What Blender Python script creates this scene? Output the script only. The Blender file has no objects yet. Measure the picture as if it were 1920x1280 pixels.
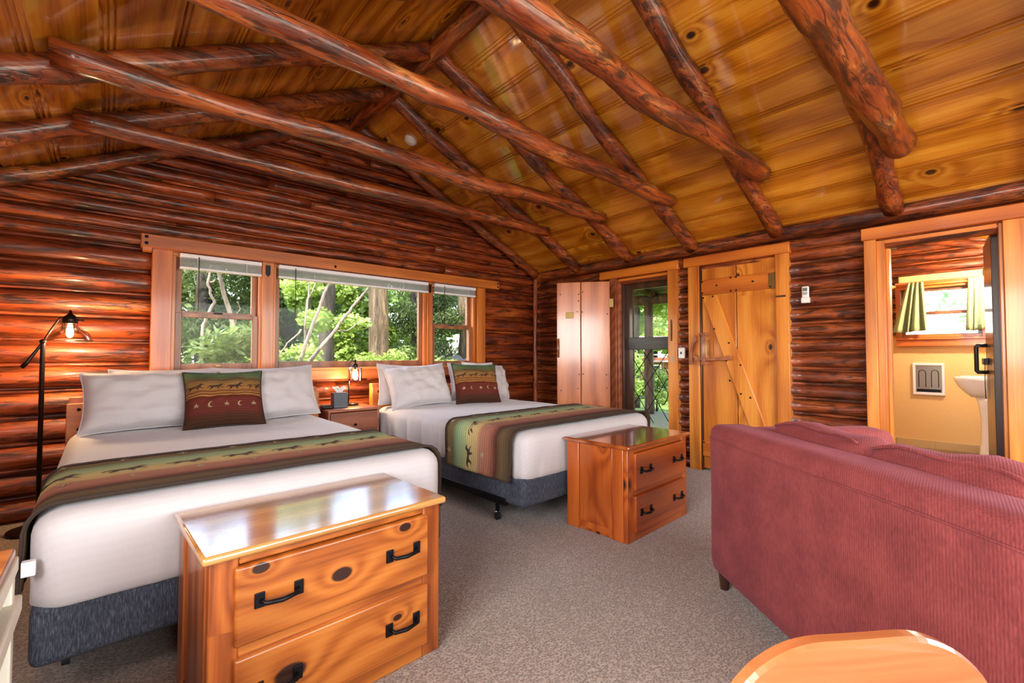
import bpy, math, random
import numpy as np
from mathutils import Vector, Matrix, noise

S = bpy.context.scene
COL = S.collection
R = math.radians
# ------------------------------------------------------------------ camera, sky, lights, exposure
cam = bpy.data.cameras.new('camera'); cam.lens = 36 * 855 / 1920; cam.sensor_width = 36
cam.clip_start = .02; cam.clip_end = 200
co = bpy.data.objects.new('camera', cam); COL.objects.link(co)
co.location = (0, 0, 1.15); co.rotation_euler = (R(91.62), 0, R(-41.35))
S.camera = co
S.view_settings.view_transform = 'Standard'; S.view_settings.look = 'None'
S.view_settings.gamma = 1; S.view_settings.use_curve_mapping = False
S.view_settings.exposure = 0.32
S.cycles.max_bounces = 10; S.cycles.diffuse_bounces = 5; S.cycles.glossy_bounces = 4
S.cycles.transmission_bounces = 6; S.cycles.transparent_max_bounces = 12
S.cycles.sample_clamp_indirect = 6; S.cycles.caustics_reflective = False; S.cycles.caustics_refractive = False

W = bpy.data.worlds.new('sky'); S.world = W; W.use_nodes = True
wn = W.node_tree.nodes; wl = W.node_tree.links
sky = wn.new('ShaderNodeTexSky'); sky.sky_type = 'NISHITA'; sky.sun_disc = False
sky.sun_elevation = R(50); sky.sun_rotation = R(-60); sky.air_density = 1.0; sky.dust_density = 2.0
wl.new(sky.outputs[0], wn['Background'].inputs[0]); wn['Background'].inputs[1].default_value = 1.3

def light(name, kind, loc, energy, color=(1, 1, 1), rot=(0, 0, 0), **kw):
    l = bpy.data.lights.new(name, kind); l.energy = energy; l.color = color
    for k, v in kw.items(): setattr(l, k, v)
    o = bpy.data.objects.new(name, l); COL.objects.link(o); o.location = loc; o.rotation_euler = rot
    return o
light('sun', 'SUN', (0, 0, 20), 9.0, (1, .95, .85), (R(38), 0, R(-8)), angle=.02)
# added area lamps stand in for daylight through unseen front and left windows
light('daylight_fill', 'AREA', (1.9, -2.10, 1.45), 175, (1, .93, .83), (R(90), 0, 0), shape='RECTANGLE', size=4.2, size_y=1.7)
light('side_daylight_fill', 'AREA', (-1.05, .35, 1.55), 90, (1, .96, .92), (R(90), 0, R(-90)), shape='RECTANGLE', size=1.5, size_y=1.1)

# ------------------------------------------------------------------ helpers
def lin(c):
    return tuple((v / 255 / 12.92 if v / 255 <= .04045 else ((v / 255 + .055) / 1.055) ** 2.4) for v in c) + (1,)

class MB:
    def __init__(s): s.v = []; s.f = []; s.uv = {}
    def add(s, vs, fs, uvs=None):
        b = len(s.v); s.v += [tuple(p) for p in vs]; s.f += [tuple(i + b for i in f) for f in fs]
        if uvs:
            for i, u in enumerate(uvs): s.uv[b + i] = u
        return s
    def box(s, x0, x1, y0, y1, z0, z1):
        x0, x1 = min(x0, x1), max(x0, x1); y0, y1 = min(y0, y1), max(y0, y1); z0, z1 = min(z0, z1), max(z0, z1)
        return s.add([(x0, y0, z0), (x1, y0, z0), (x1, y1, z0), (x0, y1, z0), (x0, y0, z1), (x1, y0, z1), (x1, y1, z1), (x0, y1, z1)],
                     [(0, 3, 2, 1), (4, 5, 6, 7), (0, 1, 5, 4), (1, 2, 6, 5), (2, 3, 7, 6), (3, 0, 4, 7)])
    def hexa(s, p):   # 8 points: bottom ring, top ring
        return s.add(p, [(0, 3, 2, 1), (4, 5, 6, 7), (0, 1, 5, 4), (1, 2, 6, 5), (2, 3, 7, 6), (3, 0, 4, 7)])
    def tube(s, path, rad, n=10, caps=True, wob=0, seed=0, flat=1.0):
        P = [Vector(p) for p in path]; m = len(P)
        if not hasattr(rad, '__len__'): rad = [rad] * m
        t = (P[1] - P[0]).normalized()
        u = t.orthogonal().normalized()
        b = len(s.v); vs = []; fs = []
        for i in range(m):
            tt = (P[min(i + 1, m - 1)] - P[max(i - 1, 0)]).normalized()
            u = (u - tt * u.dot(tt)).normalized(); w = tt.cross(u)
            for k in range(n):
                a = 2 * math.pi * k / n; r = rad[i]
                if wob:
                    q = P[i] * 3.1 + (u * math.cos(a) + w * math.sin(a)) * .35 + Vector((seed * 7.3, seed * 3.1, 0))
                    r *= 1 + wob * noise.noise(q) + wob * .5 * noise.noise(q * 3.3)
                vs.append(P[i] + (u * math.cos(a) + w * math.sin(a) * flat) * r)
        for i in range(m - 1):
            for k in range(n):
                k2 = (k + 1) % n
                fs.append((i * n + k, i * n + k2, (i + 1) * n + k2, (i + 1) * n + k))
        if caps: fs += [tuple(range(n - 1, -1, -1)), tuple((m - 1) * n + k for k in range(n))]
        return s.add(vs, fs)
    def log(s, p0, p1, r0, r1, seed=0, n=14, step=.12, bend=.02, wob=.16):
        p0, p1 = Vector(p0), Vector(p1); L = (p1 - p0).length; m = max(3, int(L / step))
        d = (p1 - p0).normalized(); u = d.orthogonal().normalized(); w = d.cross(u)
        path = []; rad = []
        for i in range(m + 1):
            t = i / m; e = min(1, 4 * t, 4 * (1 - t))
            path.append(p0.lerp(p1, t) + (u * noise.noise(Vector((t * L * 1.1, seed, 0))) + w * noise.noise(Vector((t * L * 1.1, seed, 9)))) * bend * e)
            rad.append(r0 + (r1 - r0) * t)
        return s.tube(path, rad, n, True, wob, seed)
    def lathe(s, prof, n=20, c=(0, 0, 0), closed=False):
        vs = []; fs = []; m = len(prof)
        for r, z in prof:
            for k in range(n):
                a = 2 * math.pi * k / n; vs.append((c[0] + r * math.cos(a), c[1] + r * math.sin(a), c[2] + z))
        for i in range(m - 1):
            for k in range(n):
                k2 = (k + 1) % n; fs.append((i * n + k, i * n + k2, (i + 1) * n + k2, (i + 1) * n + k))
        if not closed:
            if prof[0][0] > 1e-6: fs.append(tuple(range(n - 1, -1, -1)))
            if prof[-1][0] > 1e-6: fs.append(tuple((m - 1) * n + k for k in range(n)))
        return s.add(vs, fs)
    def prism(s, poly, fn, d0, d1):   # poly 2-D outline, fn(a, b, d) -> 3-D
        n = len(poly); vs = [fn(a, b, d0) for a, b in poly] + [fn(a, b, d1) for a, b in poly]
        fs = [tuple(range(n - 1, -1, -1)), tuple(range(n, 2 * n))] + [(i, (i + 1) % n, n + (i + 1) % n, n + i) for i in range(n)]
        return s.add(vs, fs)
    def grid(s, fn, nu, nv, wrap=False):   # fn(i/nu, j/nv) -> point
        vs = []; uv = []
        for j in range(nv + 1):
            for i in range(nu + 1): vs.append(fn(i / nu, j / nv)); uv.append((i / nu, j / nv))
        fs = [(j * (nu + 1) + i, j * (nu + 1) + i + 1, (j + 1) * (nu + 1) + i + 1, (j + 1) * (nu + 1) + i) for j in range(nv) for i in range(nu)]
        return s.add(vs, fs, uv)

def obj(name, mb, mat, parent=None, smooth=False, bevel=0, seg=2, loc=None, rot=None):
    me = bpy.data.meshes.new(name); me.from_pydata(mb.v, [], mb.f)
    if mb.uv:
        uvl = me.uv_layers.new(name='UVMap')
        for lp in me.loops: uvl.data[lp.index].uv = mb.uv.get(lp.vertex_index, (0, 0))
    if smooth:
        me.polygons.foreach_set('use_smooth', [True] * len(me.polygons))
    me.materials.append(mat); me.update()
    o = bpy.data.objects.new(name, me); COL.objects.link(o)
    if parent: o.parent = parent
    if loc: o.location = loc
    if rot: o.rotation_euler = rot
    if bevel:
        m = o.modifiers.new('bevel', 'BEVEL'); m.width = bevel; m.segments = seg; m.limit_method = 'ANGLE'; m.angle_limit = R(40)
        m.harden_normals = False
        me.polygons.foreach_set('use_smooth', [True] * len(me.polygons))
        try: me.set_sharp_from_angle(angle=R(50))
        except Exception: pass
    return o
def copy(o, parent=None, loc=None, rot=None):
    c = o.copy(); COL.objects.link(c); c.parent = parent if parent else o.parent
    if loc: c.location = loc
    if rot: c.rotation_euler = rot
    return c
def tag(o, label, cat, group=None, kind=None):
    o['label'] = label; o['category'] = cat
    if group: o['group'] = group
    if kind: o['kind'] = kind
    return o
def thing(name, label, cat, loc=(0, 0, 0), rz=0, group=None):
    o = bpy.data.objects.new(name, None); COL.objects.link(o); o.empty_display_size = .1
    o.location = loc; o.rotation_euler = (0, 0, rz)
    return tag(o, label, cat, group)
def struct(o, label=None):
    o['kind'] = 'structure'
    if label: o['label'] = label
    return o
def sbox(name, mat, parent, *b, bevel=.004, seg=2):
    return obj(name, MB().box(*b), mat, parent, bevel=bevel, seg=seg)

# ------------------------------------------------------------------ materials
class N:
    def __init__(s, name):
        s.m = bpy.data.materials.new(name); s.m.use_nodes = True; s.t = s.m.node_tree
        s.b = s.t.nodes['Principled BSDF']; s.out = s.t.nodes['Material Output']
    def n(s, typ, ins=None, **kw):
        nd = s.t.nodes.new(typ)
        for k, v in kw.items(): setattr(nd, k, v)
        for k, v in (ins or {}).items(): s.set(nd.inputs[k], v)
        return nd
    def set(s, sock, v):
        if hasattr(v, 'is_linked'): s.t.links.new(v, sock)
        else: sock.default_value = v
    def math(s, op, a, b=None, c=None, clamp=False):
        nd = s.n('ShaderNodeMath', operation=op, use_clamp=clamp); s.set(nd.inputs[0], a)
        if b is not None: s.set(nd.inputs[1], b)
        if c is not None: s.set(nd.inputs[2], c)
        return nd.outputs[0]
    def vm(s, op, a, b):
        nd = s.n('ShaderNodeVectorMath', operation=op); s.set(nd.inputs[0], a); s.set(nd.inputs[1], b); return nd.outputs[0]
    def co(s, rnd=True, kind='Object'):
        c = s.n('ShaderNodeTexCoord').outputs[kind]
        if rnd:
            r = s.n('ShaderNodeObjectInfo').outputs['Random']
            v = s.n('ShaderNodeVectorMath', operation='SCALE'); v.inputs[0].default_value = (37.1, 53.7, 41.3); s.set(v.inputs['Scale'], r)
            c = s.vm('ADD', c, v.outputs[0])
        return c
    def noise(s, vec, scale, detail=3, rough=.5, dist=0):
        return s.n('ShaderNodeTexNoise', {'Vector': vec, 'Scale': scale, 'Detail': detail, 'Roughness': rough, 'Distortion': dist}).outputs['Fac']
    def ramp(s, fac, stops, interp='LINEAR'):
        nd = s.n('ShaderNodeValToRGB'); s.set(nd.inputs[0], fac); e = nd.color_ramp.elements; nd.color_ramp.interpolation = interp
        while len(e) < len(stops): e.new(.5)
        for el, (p, c) in zip(e, stops): el.position = p; el.color = c if len(c) == 4 else lin(c)
        return nd.outputs[0]
    def mix(s, f, a, b, blend='MIX'):
        nd = s.n('ShaderNodeMix', data_type='RGBA', blend_type=blend); s.set(nd.inputs[0], f); s.set(nd.inputs[6], a); s.set(nd.inputs[7], b); return nd.outputs[2]
    def bump(s, h, strength=.3, dist=.01):
        nd = s.n('ShaderNodeBump', {'Strength': strength, 'Distance': dist, 'Height': h}); s.t.links.new(nd.outputs[0], s.b.inputs['Normal'])
    def fin(s, color=None, rough=.5, metal=0, coat=0, coatr=.1, sheen=0, spec=None):
        if color is not None: s.set(s.b.inputs['Base Color'], color)
        s.set(s.b.inputs['Roughness'], rough); s.b.inputs['Metallic'].default_value = metal
        s.b.inputs['Coat Weight'].default_value = coat; s.b.inputs['Coat Roughness'].default_value = coatr
        s.b.inputs['Sheen Weight'].default_value = sheen
        if spec is not None: s.b.inputs['Specular IOR Level'].default_value = spec
        return s.m
AX = {'x': (1, 0, 0), 'y': (0, 1, 0), 'z': (0, 0, 1)}
def aniso(axis, along, across): return tuple(along if a else across for a in AX[axis])

def wood(name, dark, mid, light_, axis='x', ring=55, knots=.35, rough=.38, coat=.35, coatr=.12, kscale=1.0, knotc=(44, 16, 6), spots=()):
    w = N(name); c = w.co()
    n1 = w.noise(w.vm('MULTIPLY', c, aniso(axis, .5, 3.0)), 1.6, 3, .5)
    sp = w.n('ShaderNodeSeparateXYZ', {0: c}).outputs
    oth = [sp[i] for i in range(3) if not AX[axis][i]]
    across = w.math('ADD', oth[0], w.math('MULTIPLY', oth[1], .8))
    kv = w.n('ShaderNodeTexVoronoi', {'Vector': w.n('ShaderNodeCombineXYZ', {0: w.math('MULTIPLY', sp['xyz'.index(axis)], 1.9 * kscale), 1: w.math('MULTIPLY', across, 4.2 * kscale)}).outputs[0], 'Scale': 1.0, 'Randomness': 1.0}, voronoi_dimensions='2D')
    d = kv.outputs['Distance']; g = w.math('LESS_THAN', w.n('ShaderNodeSeparateColor', {0: kv.outputs['Color']}).outputs[0], knots)
    swirl = w.math('MULTIPLY', g, w.math('EXPONENT', w.math('MULTIPLY', d, -6.5)))
    raw = w.n('ShaderNodeSeparateXYZ', {0: w.co(False)}).outputs; ks = None
    for x0, z0, r0 in spots:
        dx = w.math('MULTIPLY', w.math('SUBTRACT', raw[0], x0), .62 / r0); dz = w.math('MULTIPLY', w.math('SUBTRACT', raw[2], z0), 1 / r0)
        dd = w.math('SQRT', w.math('ADD', w.math('MULTIPLY', dx, dx), w.math('MULTIPLY', dz, dz)))
        swirl = w.math('ADD', swirl, w.math('EXPONENT', w.math('MULTIPLY', dd, -.42)))
        ki = w.n('ShaderNodeMapRange', {0: dd, 1: .75, 2: 1.05, 3: 1.0, 4: 0.0}, interpolation_type='SMOOTHSTEP').outputs[0]
        ks = ki if ks is None else w.math('MAXIMUM', ks, ki)
    ph = w.math('ADD', w.math('MULTIPLY', across, ring), w.math('ADD', w.math('MULTIPLY', n1, 7.0), w.math('MULTIPLY', swirl, 20.0)))
    r = w.math('MULTIPLY_ADD', w.math('SINE', ph), .5, .5)
    fine = w.noise(w.vm('MULTIPLY', c, aniso(axis, 3.0, 90.0)), 1.0, 2, .6)
    f = w.math('ADD', w.math('MULTIPLY', r, .34), w.math('MULTIPLY', fine, .62))
    col = w.ramp(f, [(.15, dark), (.45, mid), (.8, light_)])
    big = w.noise(w.vm('MULTIPLY', c, aniso(axis, .9, 2.2)), 1.3, 2, .5)
    col = w.mix(w.math('MULTIPLY', w.math('SUBTRACT', big, .42, clamp=True), 1.6, clamp=True), col, w.mix(1, col, lin(dark), 'MULTIPLY'))
    kn = w.math('MULTIPLY', g, w.n('ShaderNodeMapRange', {0: w.math('ADD', d, w.math('MULTIPLY', fine, .03)), 1: .045, 2: .10, 3: 1.0, 4: 0.0}, interpolation_type='SMOOTHSTEP').outputs[0])
    if ks is not None: kn = w.math('MAXIMUM', kn, ks)
    col = w.mix(kn, col, lin(knotc))
    w.bump(f, .12, .003)
    return w.fin(col, rough, 0, coat, coatr)

def logmat(name, stops, axis, along=3.2, across=17, rough=.42, coat=.32, bump=.8, stain=.54):
    w = N(name); c = w.co()
    s1 = w.noise(w.vm('MULTIPLY', c, aniso(axis, along * .45, across * .6)), 1.0, 4, .6, .4)
    s2 = w.noise(w.vm('MULTIPLY', c, aniso(axis, along * 1.6, across * 2.6)), 1.0, 6, .7, .6)
    s3 = w.noise(w.vm('MULTIPLY', c, aniso(axis, along * .8, across * .8)), 1.0, 5, .65, 1.0)
    f = w.math('ADD', w.math('MULTIPLY', s1, .7), w.math('MULTIPLY', s2, .3))
    col = w.ramp(f, stops[1:])
    dark = stops[0][1]
    fl = w.n('ShaderNodeMapRange', {0: s2, 1: .53, 2: .63, 3: 0.0, 4: .82}).outputs[0]
    st = w.n('ShaderNodeMapRange', {0: s3, 1: stain, 2: stain + .12, 3: 0.0, 4: .85}).outputs[0]
    kv = w.n('ShaderNodeTexVoronoi', {'Vector': w.vm('MULTIPLY', c, aniso(axis, 2.4, 5.0)), 'Scale': 1.0})
    g = w.math('LESS_THAN', w.n('ShaderNodeSeparateColor', {0: kv.outputs['Color']}).outputs[0], .4)
    kn = w.math('MULTIPLY', g, w.n('ShaderNodeMapRange', {0: w.math('ADD', kv.outputs['Distance'], w.math('MULTIPLY', s2, .08)), 1: .10, 2: .18, 3: .85, 4: 0.0}).outputs[0])
    n3 = w.noise(w.vm('MULTIPLY', c, aniso(axis, .8, 9.0)), 1.0, 3, .55)
    cr = w.n('ShaderNodeMapRange', {0: w.math('ABSOLUTE', w.math('SUBTRACT', n3, .5)), 1: .003, 2: .012, 3: .8, 4: 0.0}).outputs[0]
    dk = w.math('MAXIMUM', w.math('MAXIMUM', fl, st), w.math('MAXIMUM', kn, cr))
    col = w.mix(dk, col, lin(dark))
    w.bump(w.math('SUBTRACT', f, w.math('MULTIPLY', w.math('MAXIMUM', cr, fl), .22)), bump, .012)
    return w.fin(col, rough, 0, coat, .11)
LOGSTOPS = [(0, (32, 14, 8)), (.36, (88, 31, 12)), (.46, (132, 52, 18)), (.56, (170, 76, 26)), (.68, (206, 118, 54))]
M = {}
M['log_x'] = logmat('varnished log siding', LOGSTOPS, 'x', stain=.485)
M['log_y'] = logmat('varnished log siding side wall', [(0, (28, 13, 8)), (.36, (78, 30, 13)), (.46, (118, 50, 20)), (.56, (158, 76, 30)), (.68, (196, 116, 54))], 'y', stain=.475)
M['log_z'] = logmat('varnished pole', [(0, (50, 18, 10)), (.36, (100, 38, 18)), (.45, (130, 52, 24)), (.55, (185, 90, 45)), (.7, (210, 140, 90))], 'z', 3, 18)
RAF = [(0, (30, 14, 8)), (.36, (78, 28, 11)), (.46, (122, 50, 18)), (.57, (160, 78, 28)), (.70, (212, 148, 84))]
M['raf_x'] = logmat('rafter log', RAF, 'x', 3.4, 17, .34, .35, stain=.49)
M['raf_y'] = logmat('ridge log', RAF, 'y', 3.4, 17, .34, .35, stain=.49)
M['plank'] = wood('ceiling pine', (140, 74, 12), (188, 114, 22), (214, 150, 48), 'y', 42, .42, .22, .8, .06)
M['trim_x'] = wood('window trim', (156, 78, 22), (188, 103, 34), (206, 125, 48), 'x', 50, 0.0, .42, .3)
M['trim_y'] = wood('door header', (165, 82, 20), (200, 108, 30), (216, 128, 44), 'y', 50, 0.0, .4, .3)
M['trim_z'] = wood('door casing', (160, 84, 24), (204, 120, 38), (224, 146, 60), 'z', 60, 0.0, .38, .3)
M['wtrim_z'] = wood('window casing', (156, 78, 22), (188, 103, 34), (206, 125, 48), 'z', 50, 0.0, .42, .3)
M['sash'] = wood('window sash', (110, 62, 32), (142, 86, 50), (165, 108, 66), 'z', 40, 0, .5, .2)
M['door_z'] = wood('door pine', (164, 84, 20), (204, 122, 36), (222, 146, 58), 'z', 36, .3, .36, .4)
M['entry_z'] = wood('entry door pine', (150, 76, 36), (188, 104, 56), (206, 128, 78), 'z', 36, .1, .3, .5)
M['dresser_x'] = wood('honey pine drawers', (136, 66, 16), (176, 96, 30), (196, 120, 48), 'x', 70, .0, .34, .45, spots=((-.257, .521, .017), (-.013, .424, .024), (.222, .517, .017), (-.171, .177, .032), (.193, .203, .012)))
M['dresser_z'] = wood('honey pine frame', (122, 56, 14), (168, 84, 26), (192, 112, 44), 'z', 70, .12, .34, .45)
M['dresstop'] = wood('waxed pine top', (150, 96, 40), (188, 132, 66), (205, 156, 92), 'x', 40, .2, .2, 1.0, .12)
M['dresser2_x'] = wood('red pine drawers', (130, 52, 14), (168, 76, 22), (190, 98, 36), 'x', 46, .3, .34, .45)
M['dresser2_z'] = wood('red pine frame', (132, 54, 14), (176, 82, 24), (196, 104, 40), 'z', 46, .25, .34, .45)
M['dresstop2'] = wood('red pine top', (128, 56, 18), (170, 84, 30), (190, 106, 48), 'x', 40, .2, .16, 1.0, .08)
for k_ in ('plank', 'dresstop', 'dresstop2'): M[k_].node_tree.nodes['Principled BSDF'].inputs['Coat IOR'].default_value = 1.95
M['nightwood'] = wood('nightstand cherry', (112, 54, 30), (146, 78, 46), (168, 98, 62), 'x', 60, .05, .4, .3)
M['chairwood'] = wood('bent chair wood', (120, 60, 26), (152, 82, 42), (172, 104, 60), 'x', 30, .05, .3, .7, .06)
M['darkwood'] = wood('dark stained door', (40, 22, 14), (62, 34, 22), (84, 48, 30), 'z', 40, .1, .35, .4)
M['blackwood'] = wood('dark rail', (18, 18, 20), (34, 34, 38), (52, 52, 58), 'y', 40, .1, .5, .1)

def plain(name, c, rough=.5, metal=0, coat=0, bump=0, bs=60, sheen=0, var=.1):
    w = N(name); cc = w.co(); n = w.noise(cc, bs, 3)
    col = w.mix(w.math('MULTIPLY', n, var * 2), lin(c), w.mix(1, lin(c), (.55, .55, .55, 1), 'MULTIPLY'))
    if bump: w.bump(n, bump, .004)
    return w.fin(col, rough, metal, coat, .1, sheen)
M['black'] = plain('black iron', (26, 25, 28), .42, .7, 0, .15, 120)
M['bronze'] = plain('oil rubbed bronze', (46, 34, 30), .38, .8, .1)
M['chrome'] = plain('chrome', (200, 200, 205), .15, 1)
M['brass'] = plain('aged brass', (132, 108, 62), .4, .8)
M['white_plastic'] = plain('white plastic', (228, 226, 222), .35, 0, .1)
M['screen'] = plain('grey display', (110, 116, 108), .25)
M['blind'] = plain('white blind slats', (224, 224, 230), .45)
M['porcelain'] = plain('porcelain', (240, 234, 222), .12, 0, .6, var=.03)
M['cream'] = plain('cream wallboard', (228, 186, 118), .55, 0, 0, .08, 40, var=.12)
M['tile'] = plain('beige floor tile', (150, 122, 84), .35, 0, .2, .1, 14, var=.5)
M['basetile'] = plain('beige base tile', (206, 176, 120), .4, var=.2)
M['heater_metal'] = plain('grey grille', (150, 142, 132), .35, .6)
w = N('charcoal ticking'); k = w.co(False); n1 = w.noise(w.vm('MULTIPLY', k, (260, 260, 34)), 1, 3, .7); n2 = w.noise(k, 4, 2)
w.bump(n1, .3, .003); M['box_grey'] = w.fin(w.ramp(w.math('ADD', w.math('MULTIPLY', n1, .8), w.math('MULTIPLY', n2, .2)), [(.34, (30, 33, 40)), (.5, (58, 62, 72)), (.68, (98, 104, 116))]), .95)
M['painted'] = plain('cream paint', (218, 210, 190), .45, 0, .1)
M['wallplain'] = plain('plain boards', (150, 78, 34), .5, 0, .1, .1, 6, var=.4)
M['tissue'] = plain('tissue paper', (238, 232, 228), .9)
M['tissuebox'] = plain('slate tissue cover', (52, 58, 66), .4, .1, .2)
M['wheel'] = plain('caster rubber', (30, 30, 32), .6)
M['shingle'] = plain('pale shingles', (196, 178, 170), .8, 0, 0, .4, 12, var=.4)
M['housewall'] = plain('cabin logs', (150, 84, 44), .7, var=.4)
M['stone'] = plain('grey stone', (120, 116, 108), .8, 0, 0, .6, 9, var=.5)
M['grass'] = plain('grass', (120, 150, 50), .9, 0, 0, .8, 40, var=.6)
M['deck'] = plain('porch deck', (120, 118, 84), .7, 0, 0, .2, 10, var=.4)
M['cord'] = plain('blind cord', (60, 52, 40), .7)

w = N('carpet'); c = w.co(False)
v1 = w.n('ShaderNodeTexVoronoi', {'Vector': w.vm('MULTIPLY', c, (1, 1.5, 1)), 'Scale': 100.0}).outputs['Distance']
n1 = w.noise(c, 130, 2, .6); n2 = w.noise(c, 2.2, 3)
f = w.math('ADD', w.math('MULTIPLY', v1, .55), w.math('MULTIPLY', n1, .6))
col = w.ramp(f, [(.28, (62, 52, 42)), (.5, (128, 112, 96)), (.72, (176, 160, 142))])
col = w.mix(w.math('MULTIPLY', n2, .35), col, lin((110, 94, 82)))
w.bump(f, .8, .006); M['carpet'] = w.fin(col, .95, 0, 0, .1, .2)

def linen(name, c):
    w = N(name); k = w.co(False); sp = w.n('ShaderNodeSeparateXYZ', {0: k}).outputs
    st = w.math('GREATER_THAN', w.math('SINE', w.math('MULTIPLY', w.math('ADD', sp[1], w.math('MULTIPLY', sp[2], 1.0)), 210)), 0.0)
    col = w.mix(w.math('MULTIPLY', st, .12), lin(c), w.mix(1, lin(c), (.82, .82, .84, 1), 'MULTIPLY'))
    w.bump(w.noise(w.vm('MULTIPLY', k, (1, 1, .6)), 9, 4, .55), .35, .02)
    return w.fin(col, .78, 0, 0, .1, .25)
M['linen'] = linen('white satin stripe linen', (186, 178, 174))
w = N('pillow cotton'); k = w.co()
w.bump(w.noise(k, 11, 4, .55), .35, .02); M['cotton'] = w.fin(lin((190, 182, 182)), .8, 0, 0, .1, .25)

w = N('chenille'); k = w.co(False); sp = w.n('ShaderNodeSeparateXYZ', {0: k}).outputs
rib = w.math('SINE', w.math('MULTIPLY', w.math('ADD', sp[0], w.math('MULTIPLY', sp[1], .9)), 720))
n1 = w.noise(w.vm('MULTIPLY', k, (260, 260, 50)), 1, 3, .6); n2 = w.noise(k, 5, 4, .6)
f = w.math('ADD', w.math('MULTIPLY', n1, .5), w.math('ADD', w.math('MULTIPLY', n2, .5), w.math('MULTIPLY', rib, .05)))
col = w.ramp(f, [(.3, (86, 28, 28)), (.5, (122, 48, 46)), (.7, (148, 68, 62))])
w.bump(w.math('ADD', rib, w.math('MULTIPLY', n1, 2.0)), .18, .002)
w.b.inputs['Sheen Tint'].default_value = lin((235, 140, 160)); M['sofa'] = w.fin(col, .9, 0, 0, .1, .12)

def woven(name, stops, freq):
    w = N(name); uv = w.n('ShaderNodeTexCoord').outputs['UV']; k = w.co(False)
    sp = w.n('ShaderNodeSeparateXYZ', {0: uv}).outputs
    n1 = w.noise(k, 240, 2, .6); wob = w.noise(k, 30, 2)
    v = w.math('ADD', sp[1], w.math('MULTIPLY', w.math('SUBTRACT', wob, .5), .012))
    col = w.ramp(v, stops)
    th = w.math('MULTIPLY_ADD', w.math('SINE', w.math('MULTIPLY', v, freq)), .5, .5)
    col = w.mix(w.math('MULTIPLY', th, .28), col, w.mix(1, col, lin((120, 96, 70)), 'MULTIPLY'))
    col = w.mix(w.math('MULTIPLY', n1, .5), col, w.mix(1, col, lin((150, 140, 120)), 'MULTIPLY'))
    w.bump(w.math('ADD', n1, w.math('MULTIPLY', th, .6)), .5, .004)
    return w.fin(col, .95, 0, 0, .1, 0, .2)
M['runner'] = woven('woven runner', [(0, (74, 58, 40)), (.14, (112, 92, 64)), (.22, (84, 52, 40)), (.28, (150, 92, 72)), (.33, (176, 118, 96)), (.45, (186, 132, 106)), (.5, (214, 184, 126)),
                                     (.62, (218, 200, 136)), (.68, (186, 198, 138)), (.78, (158, 186, 142)), (.84, (136, 156, 112)), (.88, (122, 110, 72)), (.94, (128, 106, 74)), (1, (104, 84, 58))], 190)
M['cushion'] = woven('woven cushion', [(0, (70, 44, 30)), (.14, (84, 48, 34)), (.2, (106, 50, 40)), (.42, (116, 52, 42)), (.47, (90, 40, 26)), (.5, (190, 130, 70)), (.52, (96, 50, 30)), (.55, (190, 136, 76)), (.57, (104, 60, 34)),
                                       (.60, (168, 116, 62)), (.72, (150, 112, 64)), (.78, (108, 84, 56)), (.86, (96, 112, 76)), (1, (84, 124, 84))], 150)
M['horse'] = plain('dark brown weave', (58, 38, 26), .95)
M['symbol'] = plain('tan weave', (164, 142, 106), .95)
M['piping'] = plain('brown piping', (50, 34, 28), .9)
w = N('curtain'); k = w.co(False); w.bump(w.noise(k, 220, 2), .2, .002)
M['curtain'] = w.fin(lin((150, 166, 118)), .85, 0, 0, .1, .3)

def glassmat(name, fac, tint=(1, 1, 1, 1), rough=.02):
    w = N(name); tr = w.n('ShaderNodeBsdfTransparent', {0: tint}); gl = w.n('ShaderNodeBsdfGlossy', {'Roughness': rough})
    mx = w.n('ShaderNodeMixShader', {0: fac}); w.t.links.new(tr.outputs[0], mx.inputs[1]); w.t.links.new(gl.outputs[0], mx.inputs[2])
    w.t.links.new(mx.outputs[0], w.out.inputs[0]); return w.m
M['pane'] = glassmat('window glass', .004)
def lampglass(name, base, tint):
    w = N(name); tr = w.n('ShaderNodeBsdfTransparent', {0: tint}); gl = w.n('ShaderNodeBsdfGlossy', {'Roughness': .06})
    fr = w.math('MULTIPLY_ADD', w.n('ShaderNodeFresnel', {'IOR': 1.5}).outputs[0], .8, base, clamp=True)
    mx = w.n('ShaderNodeMixShader', {0: fr}); w.t.links.new(tr.outputs[0], mx.inputs[1]); w.t.links.new(gl.outputs[0], mx.inputs[2])
    w.t.links.new(mx.outputs[0], w.out.inputs[0]); return w.m
M['shade'] = lampglass('clear lamp glass', .02, (.985, .98, .97, 1)); M['seeded'] = lampglass('seeded lamp glass shade', .16, (.88, .86, .84, 1))
def emit(name, c, s):
    w = N(name); e = w.n('ShaderNodeEmission', {0: lin(c), 1: s}); w.t.links.new(e.outputs[0], w.out.inputs[0]); return w.m
M['bulb'] = emit('glowing bulb', (255, 206, 130), 22)

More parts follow.
